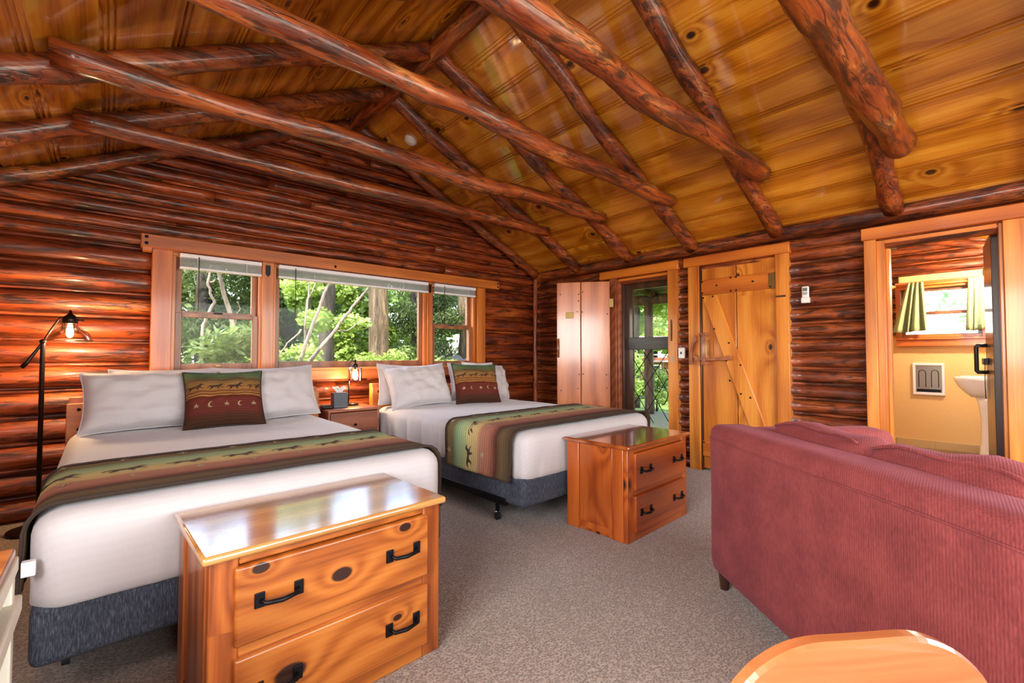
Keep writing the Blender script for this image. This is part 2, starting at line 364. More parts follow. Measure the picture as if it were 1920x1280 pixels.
def leafmat(name, a, b, c2):
    w = N(name); k = w.co(False); n = w.noise(k, 1.1, 3); n2 = w.noise(k, 16, 1)
    col = w.ramp(w.math('ADD', w.math('MULTIPLY', n, .45), w.math('MULTIPLY', n2, .55)), [(.3, a), (.5, b), (.68, c2)])
    w.fin(col, .45, 0, 0, .1, 0, .3)
    tl = w.n('ShaderNodeBsdfTranslucent', {0: col}); mx = w.n('ShaderNodeMixShader', {0: .4})
    w.t.links.new(w.b.outputs[0], mx.inputs[1]); w.t.links.new(tl.outputs[0], mx.inputs[2]); w.t.links.new(mx.outputs[0], w.out.inputs[0])
    return w.m
M['leaf_dark'] = leafmat('conifer needles', (30, 42, 18), (78, 94, 46), (132, 146, 88))
M['leaf_mid'] = leafmat('shrub leaves', (52, 74, 26), (112, 136, 60), (182, 196, 122))
M['leaf_light'] = leafmat('maple leaves', (96, 122, 42), (154, 176, 82), (212, 220, 146))
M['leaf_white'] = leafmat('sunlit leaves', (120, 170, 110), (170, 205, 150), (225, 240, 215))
def barkmat(name, a, b, c2):
    return logmat(name, [(0, a), (.35, a), (.5, b), (.66, c2)], 'z', 2.2, 16, .85, 0, .9)
M['bark'] = barkmat('fir bark', (44, 34, 24), (104, 84, 58), (150, 126, 90))
M['bark_dark'] = barkmat('dark bark', (24, 20, 16), (56, 46, 34), (86, 72, 54))
M['branch'] = barkmat('pale branch', (86, 74, 60), (136, 122, 104), (170, 158, 140))
M['porchlog'] = barkmat('porch log', (44, 30, 22), (92, 64, 44), (134, 98, 68))

# ------------------------------------------------------------------ the room: dimensions (metres; camera stands at the origin)
XR, YB, XL, YF = 4.52, 4.64, -.90, -1.90        # inner faces of the wall boards (logs stand proud of them)
RX, RZ, SL = 1.82, 3.555, .49                    # ridge and roof slope
TH = math.atan(SL); CT, ST = math.cos(TH), math.sin(TH)
def ceil_z(x): return RZ - SL * abs(x - RX)
def slope(side, s, y, d=0):                      # s along the slope from the ridge, d below the boards
    return (RX + side * (s * CT - d * ST), y, RZ - s * ST - d * CT)
rnd = random.Random(4)

floor = struct(obj('floor', MB().box(XL, XR + .1, YF, YB + .1, -.12, 0), M['carpet']))

# ceiling: roof deck with its boards, rafters, ties and ridge
cm = MB()
for sd in (1, -1):
    p = [slope(sd, s, y, d) for d in (-.02, -.10) for s, y in ((0, YF - .1), (3.22, YF - .1), (3.22, YB + .12), (0, YB + .12))]
    cm.hexa(p if sd < 0 else [p[i] for i in (3, 2, 1, 0, 7, 6, 5, 4)])
ceiling = struct(obj('ceiling', cm, M['wallplain']))
def board_profile(a, b):
    e = .011
    return [(a, -e), (a + .005, 0), (b - .062, 0), (b - .060, -e), (b - .050, -e), (b - .047, 0), (b - .036, 0), (b - .033, -e), (b - .026, -e), (b - .023, 0), (b - .014, 0), (b - .011, -e), (b - .004, -e), (b, -e)]
for sd, j0, wd in ((1, 2.59, .283), (-1, 2.403, .307)):
    k = int(j0 / wd) + 1; s0 = j0 - k * wd
    edges = [max(0.0, s0 + i * wd) for i in range(0, 14) if s0 + i * wd < 3.2]
    if edges[0] > .05: edges = [0.0] + edges
    for a, b in zip(edges, edges[1:] + [3.2]):
        if b - a < .09: continue
        pr = board_profile(a, b); m = MB(); n = len(pr)
        vs = [slope(sd, s, y, d) for y in (YF - .05, YB + .1) for s, d in pr]
        fs = [((i, i + 1, n + i + 1, n + i) if sd < 0 else (i + 1, i, n + i, n + i + 1)) for i in range(n - 1)]
        m.add(vs, fs); obj('plank', m, M['plank'], ceiling)
obj('ridge_beam', MB().log((RX, YF, 3.465), (RX, YB, 3.465), .068, .066, 3, 16, .2, .012, .1), M['raf_y'], ceiling, True)
for i, y in enumerate((-.88, -.11, .66, 1.46, 2.24, 2.99, 3.76, 4.50)):
    for sd in (1, -1):
        s1 = 2.90; r = .066 if y < 4.3 else .055
        obj('rafter', MB().log(slope(sd, .03, y, .055), slope(sd, s1, y, .05), r * .95, r, i * 3 + sd, 16, .10, .035, .26), M['raf_x'], ceiling, True)
for i, (y, r, zl, zr) in enumerate(((-.24, .07, 2.55, 2.53), (.53, .082, 2.55, 2.51), (1.33, .066, 2.56, 2.54), (2.11, .060, 2.58, 2.53), (2.865, .060, 2.50, 2.54), (3.635, .056, 2.52, 2.55))):
    def tx(z, sd): return RX + sd * (RZ - .10 - z) / SL
    obj('collar_tie', MB().log((tx(zl, -1) - .10, y, zl), (tx(zr, 1) + .06, y, zr), r * 1.02, r, 40 + i, 16, .10, .04, .26), M['raf_x'], ceiling, True)

# walls of log siding -----------------------------------------------------------
def halflog(m, axis, a0, a1, face, out, z0, z1, depth, seed):
    """a rounded log face lying against the plane `face`, bulging by depth towards -out"""
    L = abs(a1 - a0); n = max(2, int(L / .11)); ts = [-1, -.93, -.6, -.2, .2, .6, .93, 1]
    vs = []; fs = []; zc, h = (z0 + z1) / 2, (z1 - z0) / 2
    for i in range(n + 1):
        a = a0 + (a1 - a0) * i / n
        wv = noise.noise(Vector((a * 1.3, seed * 5.1, 0))); w2 = noise.noise(Vector((a * 4.1, seed * 3.3, 4)))
        for t in ts:
            dd = depth * (max(0, 1 - t * t) ** .5) * (1 + .22 * wv + .16 * noise.noise(Vector((a * 5, t * 1.6, seed * 2.7)))) + .002
            z = zc + h * t * 1.0 + .007 * wv + .004 * w2 * (1 - t * t)
            vs.append((a, face - dd, z) if axis == 'x' else (face - dd, a, z))
    k = len(ts)
    for i in range(n):
        for j in range(k - 1):
            q = (i * k + j, (i + 1) * k + j, (i + 1) * k + j + 1, i * k + j + 1)
            fs.append(q if axis == 'x' else q[::-1])
    fs += [tuple(range(k)), tuple(n * k + j for j in range(k - 1, -1, -1))]
    m.add(vs, fs)
def spans(lo, hi, holes):
    out = [(lo, hi)]
    for a, b in holes:
        nxt = []
        for p, q in out:
            if b <= p or a >= q: nxt.append((p, q)); continue
            if a > p: nxt.append((p, a))
            if b < q: nxt.append((b, q))
        out = nxt
    return [(p, q) for p, q in out if q - p > .03]

WX0, WX1, WZ0, WZ1 = .30, 3.46, 1.00, 2.02          # window opening in the back wall
bw = MB()
bw.box(XL - .1, WX0, YB, YB + .09, 0, 2.22); bw.box(WX1, XR + .1, YB, YB + .09, 0, 2.22)
bw.box(WX0, WX1, YB, YB + .09, 0, WZ0); bw.box(WX0, WX1, YB, YB + .09, WZ1, 2.22)
g = [(XL - .1, 2.22), (XR + .1, 2.22), (RX, RZ + .02)]
bw.prism(g, lambda a, b, d: (a, d, b), YB, YB + .09)
wall_back = struct(obj('wall_back', bw, M['wallplain']))
z = 0.0; row = 0
while z < 3.5:
    hl, hs = (.148, .034) if z < 1.9 else (.088, .026)
    for nm, h, dp in (('log', hl, .072 if z < 1.9 else .05), ('log_strip', hs, .030)):
        z1 = z + h; zt = z1
        xa = max(XL, RX - (RZ - zt) / SL - .06); xb = min(XR, RX + (RZ - zt) / SL + .06)
        if xb - xa < .2: z = z1; continue
        hol = [(WX0 - .02, WX1 + .02)] if (z1 > WZ0 - .06 and z < WZ1 + .01) else []
        if not hol:
            j = rnd.uniform(xa + .5, xb - .5) if xb - xa > 1.4 else None
            if j and rnd.random() < .7: hol = [(j, j + .004)]
        for p, q in spans(xa, xb, hol):
            row += 1; m = MB(); halflog(m, 'x', p, q, YB, 1, z, z1, dp * rnd.uniform(.85, 1.12), row)
            obj(nm, m, M['log_x'], wall_back, True)
        z = z1
obj('corner_pole', MB().log((4.452, 4.565, 0), (4.452, 4.565, 2.36), .034, .03, 5, 12, .12, .012, .15), M['log_z'], wall_back, True)

DOORS = [(2.52, 3.20, 2.03), (1.485, 2.185, 2.03), (.13, .74, 2.03)]
rw = MB(); ys = [YF]
for a, b, h in sorted(DOORS):
    rw.box(XR, XR + .09, ys[-1], a, 0, 2.30); rw.box(XR, XR + .09, a, b, h, 2.30); ys.append(b)
rw.box(XR, XR + .09, ys[-1], YB, 0, 2.30)
wall_right = struct(obj('wall_right', rw, M['wallplain']))
z = 0.0
rows = []
while z < 2.02: rows += [('log', z, z + .100, .062), ('log_strip', z + .100, z + .131, .026)]; z += .131
rows += [('log', 2.045, 2.165, .085), ('plate_log', 2.165, 2.31, .105)]
for nm, z0, z1, dp in rows:
    hol = [(a - .08, b + .08) for a, b, h in DOORS] if z1 < 2.05 else []
    for p, q in spans(YF + .01, 4.56, hol):
        row += 1; m = MB(); halflog(m, 'y', p, q, XR, 1, z0, z1, dp * rnd.uniform(.88, 1.12), row)
        obj(nm, m, M['log_y'], wall_right, True)

def wall_with_hole(name, mat, axis, face, t, lo, hi, h, hole):
    m = MB(); a, b, z0, z1 = hole
    for p, q, u, v in ((lo, a, 0, h), (b, hi, 0, h), (a, b, 0, z0), (a, b, z1, h)):
        m.box(face, face + t, p, q, u, v) if axis == 'x' else m.box(p, q, face, face + t, u, v)
    return m
wl_ = wall_with_hole('wall_left', None, 'x', XL - .09, .09, YF, YB, 2.26, (-.45, 1.15, .95, 2.1))
struct(obj('wall_left', wl_, M['wallplain']))
wf = wall_with_hole('wall_front', None, 'y', YF - .09, .09, XL, XR, 2.22, (-.2, 4.0, .6, 2.2))
wf.prism(g, lambda a, b, d: (a, d, b), YF - .09, YF)
struct(obj('wall_front', wf, M['wallplain']))

# ------------------------------------------------------------------ window in the back wall
TY = 4.515                                            # front plane of the casings
def wbox(name, x0, x1, z0, z1, y0=TY, y1=4.66, mat='wtrim_z', par=None, bevel=.004):
    return sbox(name, M[mat], par, x0, x1, y0, y1, z0, z1, bevel=bevel)
win = struct(obj('window_1', MB().box(.23, .36, TY, 4.66, 1.02, 2.0), M['wtrim_z'], bevel=.004), 'wide three-part window with raised white blinds over the two beds')
wbox('casing', 3.405, 3.53, 1.02, 2.0, par=win)
wbox('mullion', 1.005, 1.10, 1.0, 2.0, par=win); wbox('mullion', 2.695, 2.762, 1.0, 2.0, par=win)
hd = sbox('header_board', M['trim_x'], win, .158, 3.685, 4.43, 4.53, 1.972, 2.072, bevel=.005)
obj('header_block', MB().box(.17, .225, 4.45, 4.53, 1.945, 1.972), M['trim_x'], win)
scr = obj('screw', MB().lathe([(0, .003), (.012, .002), (.013, 0)], 10), M['black'], hd, True, loc=(.19, 4.43, 2.048), rot=(R(90), 0, 0))
for x, zz in ((.19, 2.0), (1.62, 2.0), (3.66, 2.045), (3.66, 2.0)): copy(scr, loc=(x, 4.43, zz))
wbox('head_jamb', .36, 3.405, 1.94, 2.0, 4.55, 4.70, 'wtrim_z', win)
wbox('sill', .22, 3.54, 1.0, 1.024, 4.49, 4.72, 'trim_x', win)
wbox('apron', .24, 1.80, .905, 1.0, 4.53, 4.66, 'trim_x', win); wbox('apron', 1.806, 3.52, .905, 1.0, 4.53, 4.66, 'trim_x', win)
obj('pennant', MB().prism([(1.03, 1.95), (1.07, 1.95), (1.07, 1.87), (1.05, 1.845), (1.03, 1.87)], lambda a, b, d: (a, d, b), TY - .004, TY), M['black'], win)
obj('pennant', MB().prism([(2.71, 1.95), (2.745, 1.95), (2.745, 1.87), (2.7275, 1.845), (2.71, 1.87)], lambda a, b, d: (a, d, b), TY - .004, TY), M['black'], win)
def sash(x0, x1, z0, z1, y, w=.045, bot=.05, nm='sash'):
    m = MB(); m.box(x0, x0 + w, y, y + .04, z0, z1); m.box(x1 - w, x1, y, y + .04, z0, z1)
    m.box(x0 + w, x1 - w, y, y + .04, z0, z0 + bot); m.box(x0 + w, x1 - w, y, y + .04, z1 - .035, z1)
    s = obj(nm, m, M['sash'], win, bevel=.003)
    obj('pane', MB().box(x0 + w - .005, x1 - w + .005, y + .017, y + .022, z0 + bot - .005, z1 - .03), M['pane'], s)
    return s
for x0, x1 in ((.385, .985), (2.775, 3.355)):
    wbox('jamb', x0 - .03, x0, 1.02, 1.95, 4.54, 4.68, 'wtrim_z', win); wbox('jamb', x1, x1 + .035, 1.02, 1.95, 4.54, 4.68, 'wtrim_z', win)
    s = sash(x0, x1, 1.024, 1.49, 4.56); sash(x0, x1, 1.46, 1.96, 4.605)
    obj('sash_lift', MB().box((x0 + x1) / 2 - .022, (x0 + x1) / 2 + .022, 4.545, 4.56, 1.045, 1.065), M['brass'], s, bevel=.003)
    obj('sash_lock', MB().box((x0 + x1) / 2 - .03, (x0 + x1) / 2 + .03, 4.57, 4.60, 1.49, 1.505), M['black'], s, bevel=.004)
wbox('jamb', 1.10, 1.125, 1.02, 1.95, 4.54, 4.68, 'wtrim_z', win); wbox('jamb', 2.66, 2.695, 1.02, 1.95, 4.54, 4.68, 'wtrim_z', win)
sash(1.125, 2.66, 1.024, 1.96, 4.58, .04, .06)
def blind(x0, x1, label, drop, wand):
    b = thing('window_blind', label, 'blind', ((x0 + x1) / 2, 4.515, 1.965), 0, 'white window blinds')
    hw = (x1 - x0) / 2
    sbox('headrail', M['blind'], b, -hw, hw, -.03, .03, -.032, 0)
    n = 9
    sl = obj('slat', MB().grid(lambda u, v: (-hw + 2 * hw * u, -.030 + .030 * v + .004 * math.sin(math.pi * v), -.007 + .012 * v), 1, 4), M['blind'], b, True, loc=(0, 0, -.038))
    for i in range(1, n): copy(sl, loc=(0, .002 * (i % 2), -.038 - i * (drop - .05) / n))
    sbox('bottom_rail', M['blind'], b, -hw, hw, -.027, .027, -drop, -drop + .02)
    obj('wand', MB().tube([(-hw + .14 * wand, -.035, -.02), (-hw + .14 * wand, -.033, -.46)], .0035, 6), M['cord'], b, True)
    for xx in (-hw * .6, hw * .6): obj('ladder_cord', MB().tube([(xx, -.029, 0), (xx, -.029, -drop)], .0018, 5), M['blind'], b)
blind(.405, .995, 'raised white blind in the narrow window beside the floor lamp', .125, .9)
blind(1.135, 2.69, 'long raised white blind across the wide middle window pane', .12, 1.0)
blind(2.775, 3.36, 'raised white blind in the narrow window nearest the room corner', .115, .9)

# ------------------------------------------------------------------ doors in the right wall
FX = 4.43                                            # front plane of the casings
def ybox(name, mat, par, y0, y1, z0, z1, x0=FX, x1=4.54, bevel=.004): return sbox(name, M[mat], par, x0, x1, y0, y1, z0, z1, bevel=bevel)
# entry
d1 = struct(obj('door_1', MB().box(FX, 4.54, 2.43, 2.535, 0, 2.04), M['trim_z'], bevel=.004), 'entry doorway with open plank door and dark screen door')
ybox('casing', 'nightwood', d1, 3.20, 3.30, 0, 2.04, 4.44); ybox('header_board', 'trim_y', d1, 2.41, 3.42, 2.04, 2.133, FX - .015)
ybox('jamb', 'nightwood', d1, 3.165, 3.20, 0, 2.03, 4.45, 4.64); ybox('jamb', 'trim_z', d1, 2.52, 2.545, 0, 2.03, 4.45, 4.64); ybox('head_jamb', 'trim_y', d1, 2.545, 3.165, 2.0, 2.03, 4.45, 4.64)
ybox('stop', 'darkwood', d1, 3.135, 3.165, 0, 2.0, 4.50, 4.60)
sd = obj('screen_door', MB().box(4.56, 4.60, 3.055, 3.15, .01, 1.99).box(4.56, 4.60, 2.55, 2.58, .01, 1.99).box(4.56, 4.60, 2.58, 3.055, 1.90, 1.99).box(4.56, 4.60, 2.58, 3.055, .01, .2), M['darkwood'], d1, bevel=.003)
sd['label'] = 'dark framed glazed screen door with crossed iron bars'
sbox('mid_rail', M['blackwood'], sd, 4.55, 4.605, 2.575, 3.12, 1.205, 1.345)
obj('pane', MB().box(4.578, 4.582, 2.57, 3.06, 1.34, 1.905), M['pane'], sd)
LT = [((3.06, 1.1), (2.62, .42)), ((2.94, 1.211), (2.605, .707)), ((2.813, 1.21), (3.06, .88)), ((2.606, 1.198), (3.046, .584)), ((3.06, .76), (2.80, .38)), ((2.60, .92), (3.0, .34)), ((3.055, .49), (2.96, .34))]
for (a, b), (c_, d_) in LT: obj('lattice_bar', MB().tube([(4.575, a, b), (4.575, c_, d_)], .0045, 6), M['black'], sd)
curl = [(4.57, 2.66 - .055 * math.sin(t) * (1 if t > 0 else 1), .80 + .2 * math.cos(t * .9)) for t in [i * .17 for i in range(0, 24)]]
obj('scroll_bar', MB().tube(curl, .0055, 6), M['black'], sd, True)
for i in range(9):
    obj('chain_link', MB().tube([(FX - .006, 2.49 + .006 * math.cos(t), 1.50 - i * .024 + .016 * math.sin(t)) for t in [k * math.pi / 4 for k in range(9)]], .0025, 5, False), M['black'], d1, True)
sbox('strike_plate', M['heater_metal'], d1, FX - .003, FX, 2.475, 2.50, 1.07, 1.13, bevel=0)
# the open plank door folded back from its hinge
od = thing('plank_door', 'open knotty plank entry door with brass plate folded back beside the corner pole', 'door', (4.405, 3.235, .02), math.atan2(.52, -.38))
JW = .356
for a, b in ((.02, JW - .003), (JW + .003, .64)):
    sbox('plank', M['entry_z'], od, a, b, 0, .042, 0, 1.985, bevel=.005)
nail = None
for x in (.06, .33, .385, .60):
    for zz in (.35, .5, .72, .9, 1.62, 1.75, 1.86):
        if rnd.random() < .75:
            l_ = (x + rnd.uniform(-.012, .012), .043, zz + rnd.uniform(-.02, .02))
            if nail is None: nail = obj('nail_head', MB().lathe([(0, .003), (.006, .002), (.0075, 0)], 8), M['black'], od, True, loc=l_, rot=(R(-90), 0, 0))
            else: copy(nail, loc=l_)
sbox('plaque', M['brass'], od, .44, .535, .042, .046, 1.555, 1.63, bevel=.002)
obj('pull_handle', MB().tube([(.622, .04, 1.31), (.622, .075, 1.30), (.622, .08, 1.2), (.622, .075, 1.11), (.622, .04, 1.10)], .012, 8), M['chairwood'], od, True)
sbox('hinge', M['brass'], od, -.02, .03, .036, .046, 1.68, 1.78, bevel=.002)
# closet
d2 = struct(obj('door_2', MB().box(FX, 4.54, 2.19, 2.305, 0, 2.04), M['trim_z'], bevel=.004), 'closed knotty pine closet door with diagonal brace and wooden latch')
ybox('casing', 'trim_z', d2, 1.383, 1.488, 0, 2.04); ybox('header_board', 'trim_y', d2, 1.37, 2.345, 2.04, 2.133, FX - .015)
ybox('jamb', 'darkwood', d2, 2.176, 2.19, 0, 2.035, 4.445); ybox('jamb', 'trim_z', d2, 1.486, 1.492, 0, 2.035, 4.445)
for a, b in ((1.842, 2.174), (1.496, 1.836)): ybox('plank', 'door_z', d2, a, b, .02, 2.028, 4.462, 4.51, .006)
DX = 4.462
bar = obj('crossbar', MB().box(4.442, DX, 1.498, 2.172, 1.742, 1.892), M['trim_y'], d2, bevel=.004)
obj('crossbar', MB().box(4.442, DX, 1.498, 2.172, .145, .295), M['trim_y'], d2, bevel=.004)
obj('brace', MB().prism([(2.168, 1.738), (2.022, 1.738), (1.52, .30), (1.665, .30)], lambda a, b, d: (d, a, b), 4.442, DX), M['door_z'], d2, bevel=.004)
bolt = obj('bolt_head', MB().lathe([(0, .006), (.007, .005), (.0095, .0015), (.0095, 0)], 8), M['black'], d2, True, loc=(4.442, 2.16, 1.875), rot=(0, R(-90), 0))
for y, zz in ((2.16, 1.762), (2.015, 1.825), (1.88, 1.885), (1.83, 1.885), (1.88, 1.757), (1.83, 1.757), (1.68, 1.825), (1.53, 1.76), (2.15, 1.715), (2.055, 1.72), (2.045, 1.4), (1.905, 1.26), (1.93, 1.09), (1.80, 1.05), (1.90, .90), (1.80, .78), (1.715, .75), (2.16, .28)): copy(bolt, loc=(4.442, y, zz))
sbox('hinge', M['brass'], d2, 4.438, 4.462, 1.492, 1.545, 1.745, 1.88, bevel=.002)
sbox('inlay_slot', M['darkwood'], d2, FX - .002, FX + .01, 1.405, 1.485, 1.655, 1.672, bevel=0)
obj('latch_bar', MB().prism([(2.275, 1.10), (2.27, 1.14), (2.23, 1.15), (2.19, 1.12), (2.0, 1.118), (1.92, 1.125), (1.915, 1.14), (1.87, 1.14), (1.87, 1.095), (1.95, 1.092), (2.18, 1.085), (2.215, 1.085), (2.24, 1.12)], lambda a, b, d: (d, a, b), 4.40, 4.42), M['nightwood'], d2, bevel=.003)
lk = obj('latch_keeper', MB().box(4.385, 4.40, 2.115, 2.145, 1.075, 1.34), M['nightwood'], d2, bevel=.003)
obj('keeper_block', MB().box(4.385, DX, 2.10, 2.16, 1.335, 1.365), M['nightwood'], lk, bevel=.003); obj('keeper_block', MB().box(4.385, DX, 2.10, 2.16, 1.045, 1.078), M['nightwood'], lk, bevel=.003)
obj('latch_catch', MB().prism([(2.215, 1.34), (2.25, 1.26), (2.278, 1.15), (2.285, 1.05), (2.245, 1.05), (2.255, 1.15), (2.235, 1.24), (2.205, 1.29)], lambda a, b, d: (d, a, b), 4.385, FX), M['nightwood'], d2, bevel=.004)
sbox('pull_handle', M['brass'], d2, 4.40, 4.412, 2.085, 2.10, 1.14, 1.29, bevel=.004)
# bathroom doorway
d3 = struct(obj('door_3', MB().box(FX, 4.54, .775, .85, 0, 2.04), M['trim_z'], bevel=.004), 'bathroom doorway with dark door standing open')
ybox('header_board', 'trim_y', d3, -.3, .862, 2.04, 2.133, FX - .015); ybox('casing', 'trim_z', d3, -.16, .105, 0, 2.04)
ybox('jamb', 'trim_z', d3, .725, .775, 0, 2.03, 4.45, 4.64); ybox('stop', 'trim_z', d3, .705, .725, 0, 2.02, 4.50, 4.58); ybox('head_jamb', 'trim_y', d3, .13, .73, 2.0, 2.03, 4.45, 4.64)
ybox('jamb', 'trim_z', d3, .105, .125, 0, 2.03, 4.45, 4.64)
bd = thing('bathroom_door', 'dark stained bathroom door standing open beside the white sink', 'door', (4.64, .15, .02), R(6))
for a in (0, .155, .31, .465): sbox('plank', M['darkwood'], bd, a, a + .152, -.02, .02, 0, 1.99, bevel=.003)
obj('pull_handle', MB().tube([(.50, .02, 1.20), (.50, .075, 1.20), (.50, .08, 1.19), (.50, .08, 1.0), (.50, .075, .99), (.50, .02, .99)], .014, 8), M['blackwood'], bd, True)
sbox('latch', M['black'], bd, .38, .60, .02, .045, 1.05, 1.10)
obj('latch_cord', MB().tube([(.56, .03, 1.05), (.565, .032, .9), (.56, .03, .78)], .003, 5), M['black'], bd)

# small wall things
sw = thing('light_switch', 'white light switch plate on the logs beside the entry door', 'light switch', (FX, 2.383, 1.165))
sbox('plate', M['white_plastic'], sw, -.004, .02, -.034, .034, -.055, .055); sbox('toggle', M['black'], sw, -.014, -.004, -.006, .006, -.012, .012, bevel=.002)
rm = thing('remote_control', 'white air conditioner remote hanging on the log wall', 'remote', (4.44, 1.256, 1.66))
sbox('body', M['white_plastic'], rm, -.012, .012, -.026, .026, -.07, .07, bevel=.008, seg=3); sbox('display', M['screen'], rm, -.0135, -.011, -.017, .017, .028, .056, bevel=0)
for y, zz in ((.012, .015), (0, .015), (-.012, .016), (.012, .004), (0, .003), (-.012, .004)): sbox('button', M['black'], rm, -.0145, -.011, y - .004, y + .004, zz - .003, zz + .003, bevel=0)
sbox('holder', M['white_plastic'], rm, -.018, .02, -.03, .03, -.072, -.025, bevel=.004)
sm = thing('smoke_detector', 'round white smoke detector on the ceiling boards', 'smoke detector', slope(1, (2.26 - RX) / CT, 4.13, .0))
sm.rotation_euler = (0, TH, 0)
obj('housing', MB().lathe([(0, -.04), (.045, -.038), (.058, -.028), (.060, -.012), (.066, -.010), (.066, 0)], 24), M['white_plastic'], sm, True)

# ------------------------------------------------------------------ beds
def rrect(hw, hl, rc, n=9):
    """rounded rectangle outline, counter-clockwise, evenly indexed"""
    pts = []
    rc = max(.004, min(rc, hw - .002, hl - .002))
    for cx, cy, a0 in ((hw - rc, hl - rc, 0), (-hw + rc, hl - rc, 90), (-hw + rc, -hl + rc, 180), (hw - rc, -hl + rc, 270)):
        for i in range(n + 1): a = R(a0 + 90 * i / n); pts.append((cx + rc * math.cos(a), cy + rc * math.sin(a)))
    return pts
def resample(pts, n):
    P = pts + [pts[0]]; L = [0]
    for a, b in zip(P, P[1:]): L.append(L[-1] + math.hypot(b[0] - a[0], b[1] - a[1]))
    out = []; k = 0
    for i in range(n):
        t = L[-1] * i / n
        while L[k + 1] < t: k += 1
        f = (t - L[k]) / max(1e-9, L[k + 1] - L[k]); out.append((P[k][0] + (P[k + 1][0] - P[k][0]) * f, P[k][1] + (P[k + 1][1] - P[k][1]) * f))
    return out
def cover(hw, hl, z0, z1, rt, rc, nper, foldfn, crown=.012):
    m = MB(); prof = [(.012, z0), (.0, z0 + .012)] + [(0, z0 + (z1 - rt - z0) * t) for t in (.2, .4, .6, .8, 1)]
    prof += [(rt * (1 - math.cos(R(a))), z1 - rt + rt * math.sin(R(a))) for a in (20, 40, 60, 80, 90)]
    prof += [(rt + d, z1 + crown * min(1, d / .3)) for d in (.08, .2, .35, .5)]
    rings = []
    for ins, zz in prof:
        ring = resample(rrect(hw - ins, hl - ins, rc - ins * .6), nper)
        cz = max(0, min(1, (z1 - zz) / (z1 - z0)))
        rr = []
        for i, (x, y) in enumerate(ring):
            d = foldfn(x, y, cz); l = math.hypot(x / hw, y / hl) + 1e-6
            nx, ny = (x / hw) ** 9, (y / hl) ** 9; q = math.hypot(nx, ny) + 1e-9
            rr.append((x + nx / q * d, y + ny / q * d, zz + (.004 * noise.noise(Vector((x * 5, y * 5, 1))) if cz < .05 else .25 * d * (1 - cz))))
        rings.append(rr)
    vs = [p for r_ in rings for p in r_]; fs = []
    for j in range(len(rings) - 1):
        for i in range(nper): i2 = (i + 1) % nper; fs.append((j * nper + i, j * nper + i2, (j + 1) * nper + i2, (j + 1) * nper + i))
    fs.append(tuple((len(rings) - 1) * nper + i for i in range(nper)))
    return m.add(vs, fs)
HW, HL, ZT = .76, 1.05, .645
HORSE = [(0, .55), (.08, .62), (.2, .66), (.45, .64), (.62, .7), (.72, .9), (.78, .97), (.82, .93), (.95, .78), (.92, .72), (.82, .76), (.76, .6), (.74, .5), (.85, .35), (.95, .2), (.9, .18), (.76, .34), (.66, .4), (.6, .2), (.66, .02), (.6, .02), (.52, .22), (.5, .42), (.3, .42), (.26, .25), (.12, .05), (.06, .06), (.16, .28), (.16, .45), (.06, .5), (-.04, .35), (-.08, .38)]
STAR = [(.5 + (.5 if i % 2 == 0 else .2) * math.sin(i * math.pi / 5), .5 + (.5 if i % 2 == 0 else .2) * math.cos(i * math.pi / 5)) for i in range(10)]
MOON = [(.5 + .45 * math.cos(R(a)), .5 + .5 * math.sin(R(a))) for a in range(60, 301, 30)] + [(.62 + .33 * math.cos(R(a)), .5 + .42 * math.sin(R(a))) for a in range(270, 89, -30)]
CACTUS = [(.42, 0), (.58, 0), (.58, .35), (.8, .4), (.85, .75), (.72, .75), (.68, .52), (.58, .5), (.58, 1), (.42, 1), (.42, .45), (.3, .45), (.28, .7), (.15, .7), (.18, .32), (.42, .3)]
def motifs(name, items, surf, mat, parent):
    for poly, u, v, su, sv in items:
        obj(name, MB().add([surf(u + (a - .5) * su, v + (b - .5) * sv) for a, b in poly], [tuple(range(len(poly)))]), mat, parent)
def make_bed(name, label, loc, rz, fold, seed):
    b = thing(name, label, 'bed', loc, rz, 'twin queen beds')
    obj('mattress', cover(HW, HL, .345, ZT, .075, .10, 400, fold), M['linen'], b, True)['label'] = 'white striped sheet over the mattress'
    obj('box_spring', MB().box(-HW + .005, HW - .005, -HL + .015, HL, .165, .36), M['box_grey'], b, bevel=.03, seg=3)
    fr = sbox('bed_frame', M['black'], b, -HW + .02, HW - .02, -HL + .30, -HL + .34, .14, .17)
    for x in (-HW - .004, HW - .03): sbox('side_rail', M['black'], fr, x, x + .034, -HL + .18, HL, .15, .20)
    for x in (-.68, .68):
        for y in (-.70, .2, .95):
            sbox('frame_leg', M['black'], fr, x - .012, x + .012, y - .012, y + .012, .06, .16)
            cs = obj('caster', MB().tube([(x - .011, y, .026), (x + .011, y, .026)], .026, 14), M['wheel'], b)
            obj('caster_hood', MB().tube([(x - .017, y + .02, .05), (x - .015, y, .058), (x + .015, y, .058), (x + .017, y + .02, .05)], .006, 6), M['chrome'], cs, True)
    hb = sbox('headboard', M['trim_x'], b, -HW - .012, HW + .075, HL + .02, HL + .055, .38, .825)
    for x in (-HW + .0, HW - .08):
        sbox('headboard_post', M['wtrim_z'], b, x, x + .14, HL + .057, HL + .12, .0, .865)
    for x in (-HW + .05, HW + .02):
        for zz in (.785, .655, .52): obj('bolt_head', MB().lathe([(0, .006), (.008, .005), (.011, .0015), (.011, 0)], 8), M['black'], hb, True, loc=(x, HL + .02, zz), rot=(R(90), 0, 0))
    return b
def soft(x, y, c): return .006 * noise.noise(Vector((x * 6, y * 6, c * 2))) * c + .004 * noise.noise(Vector((x * 22, y * 22, c * 3))) * c
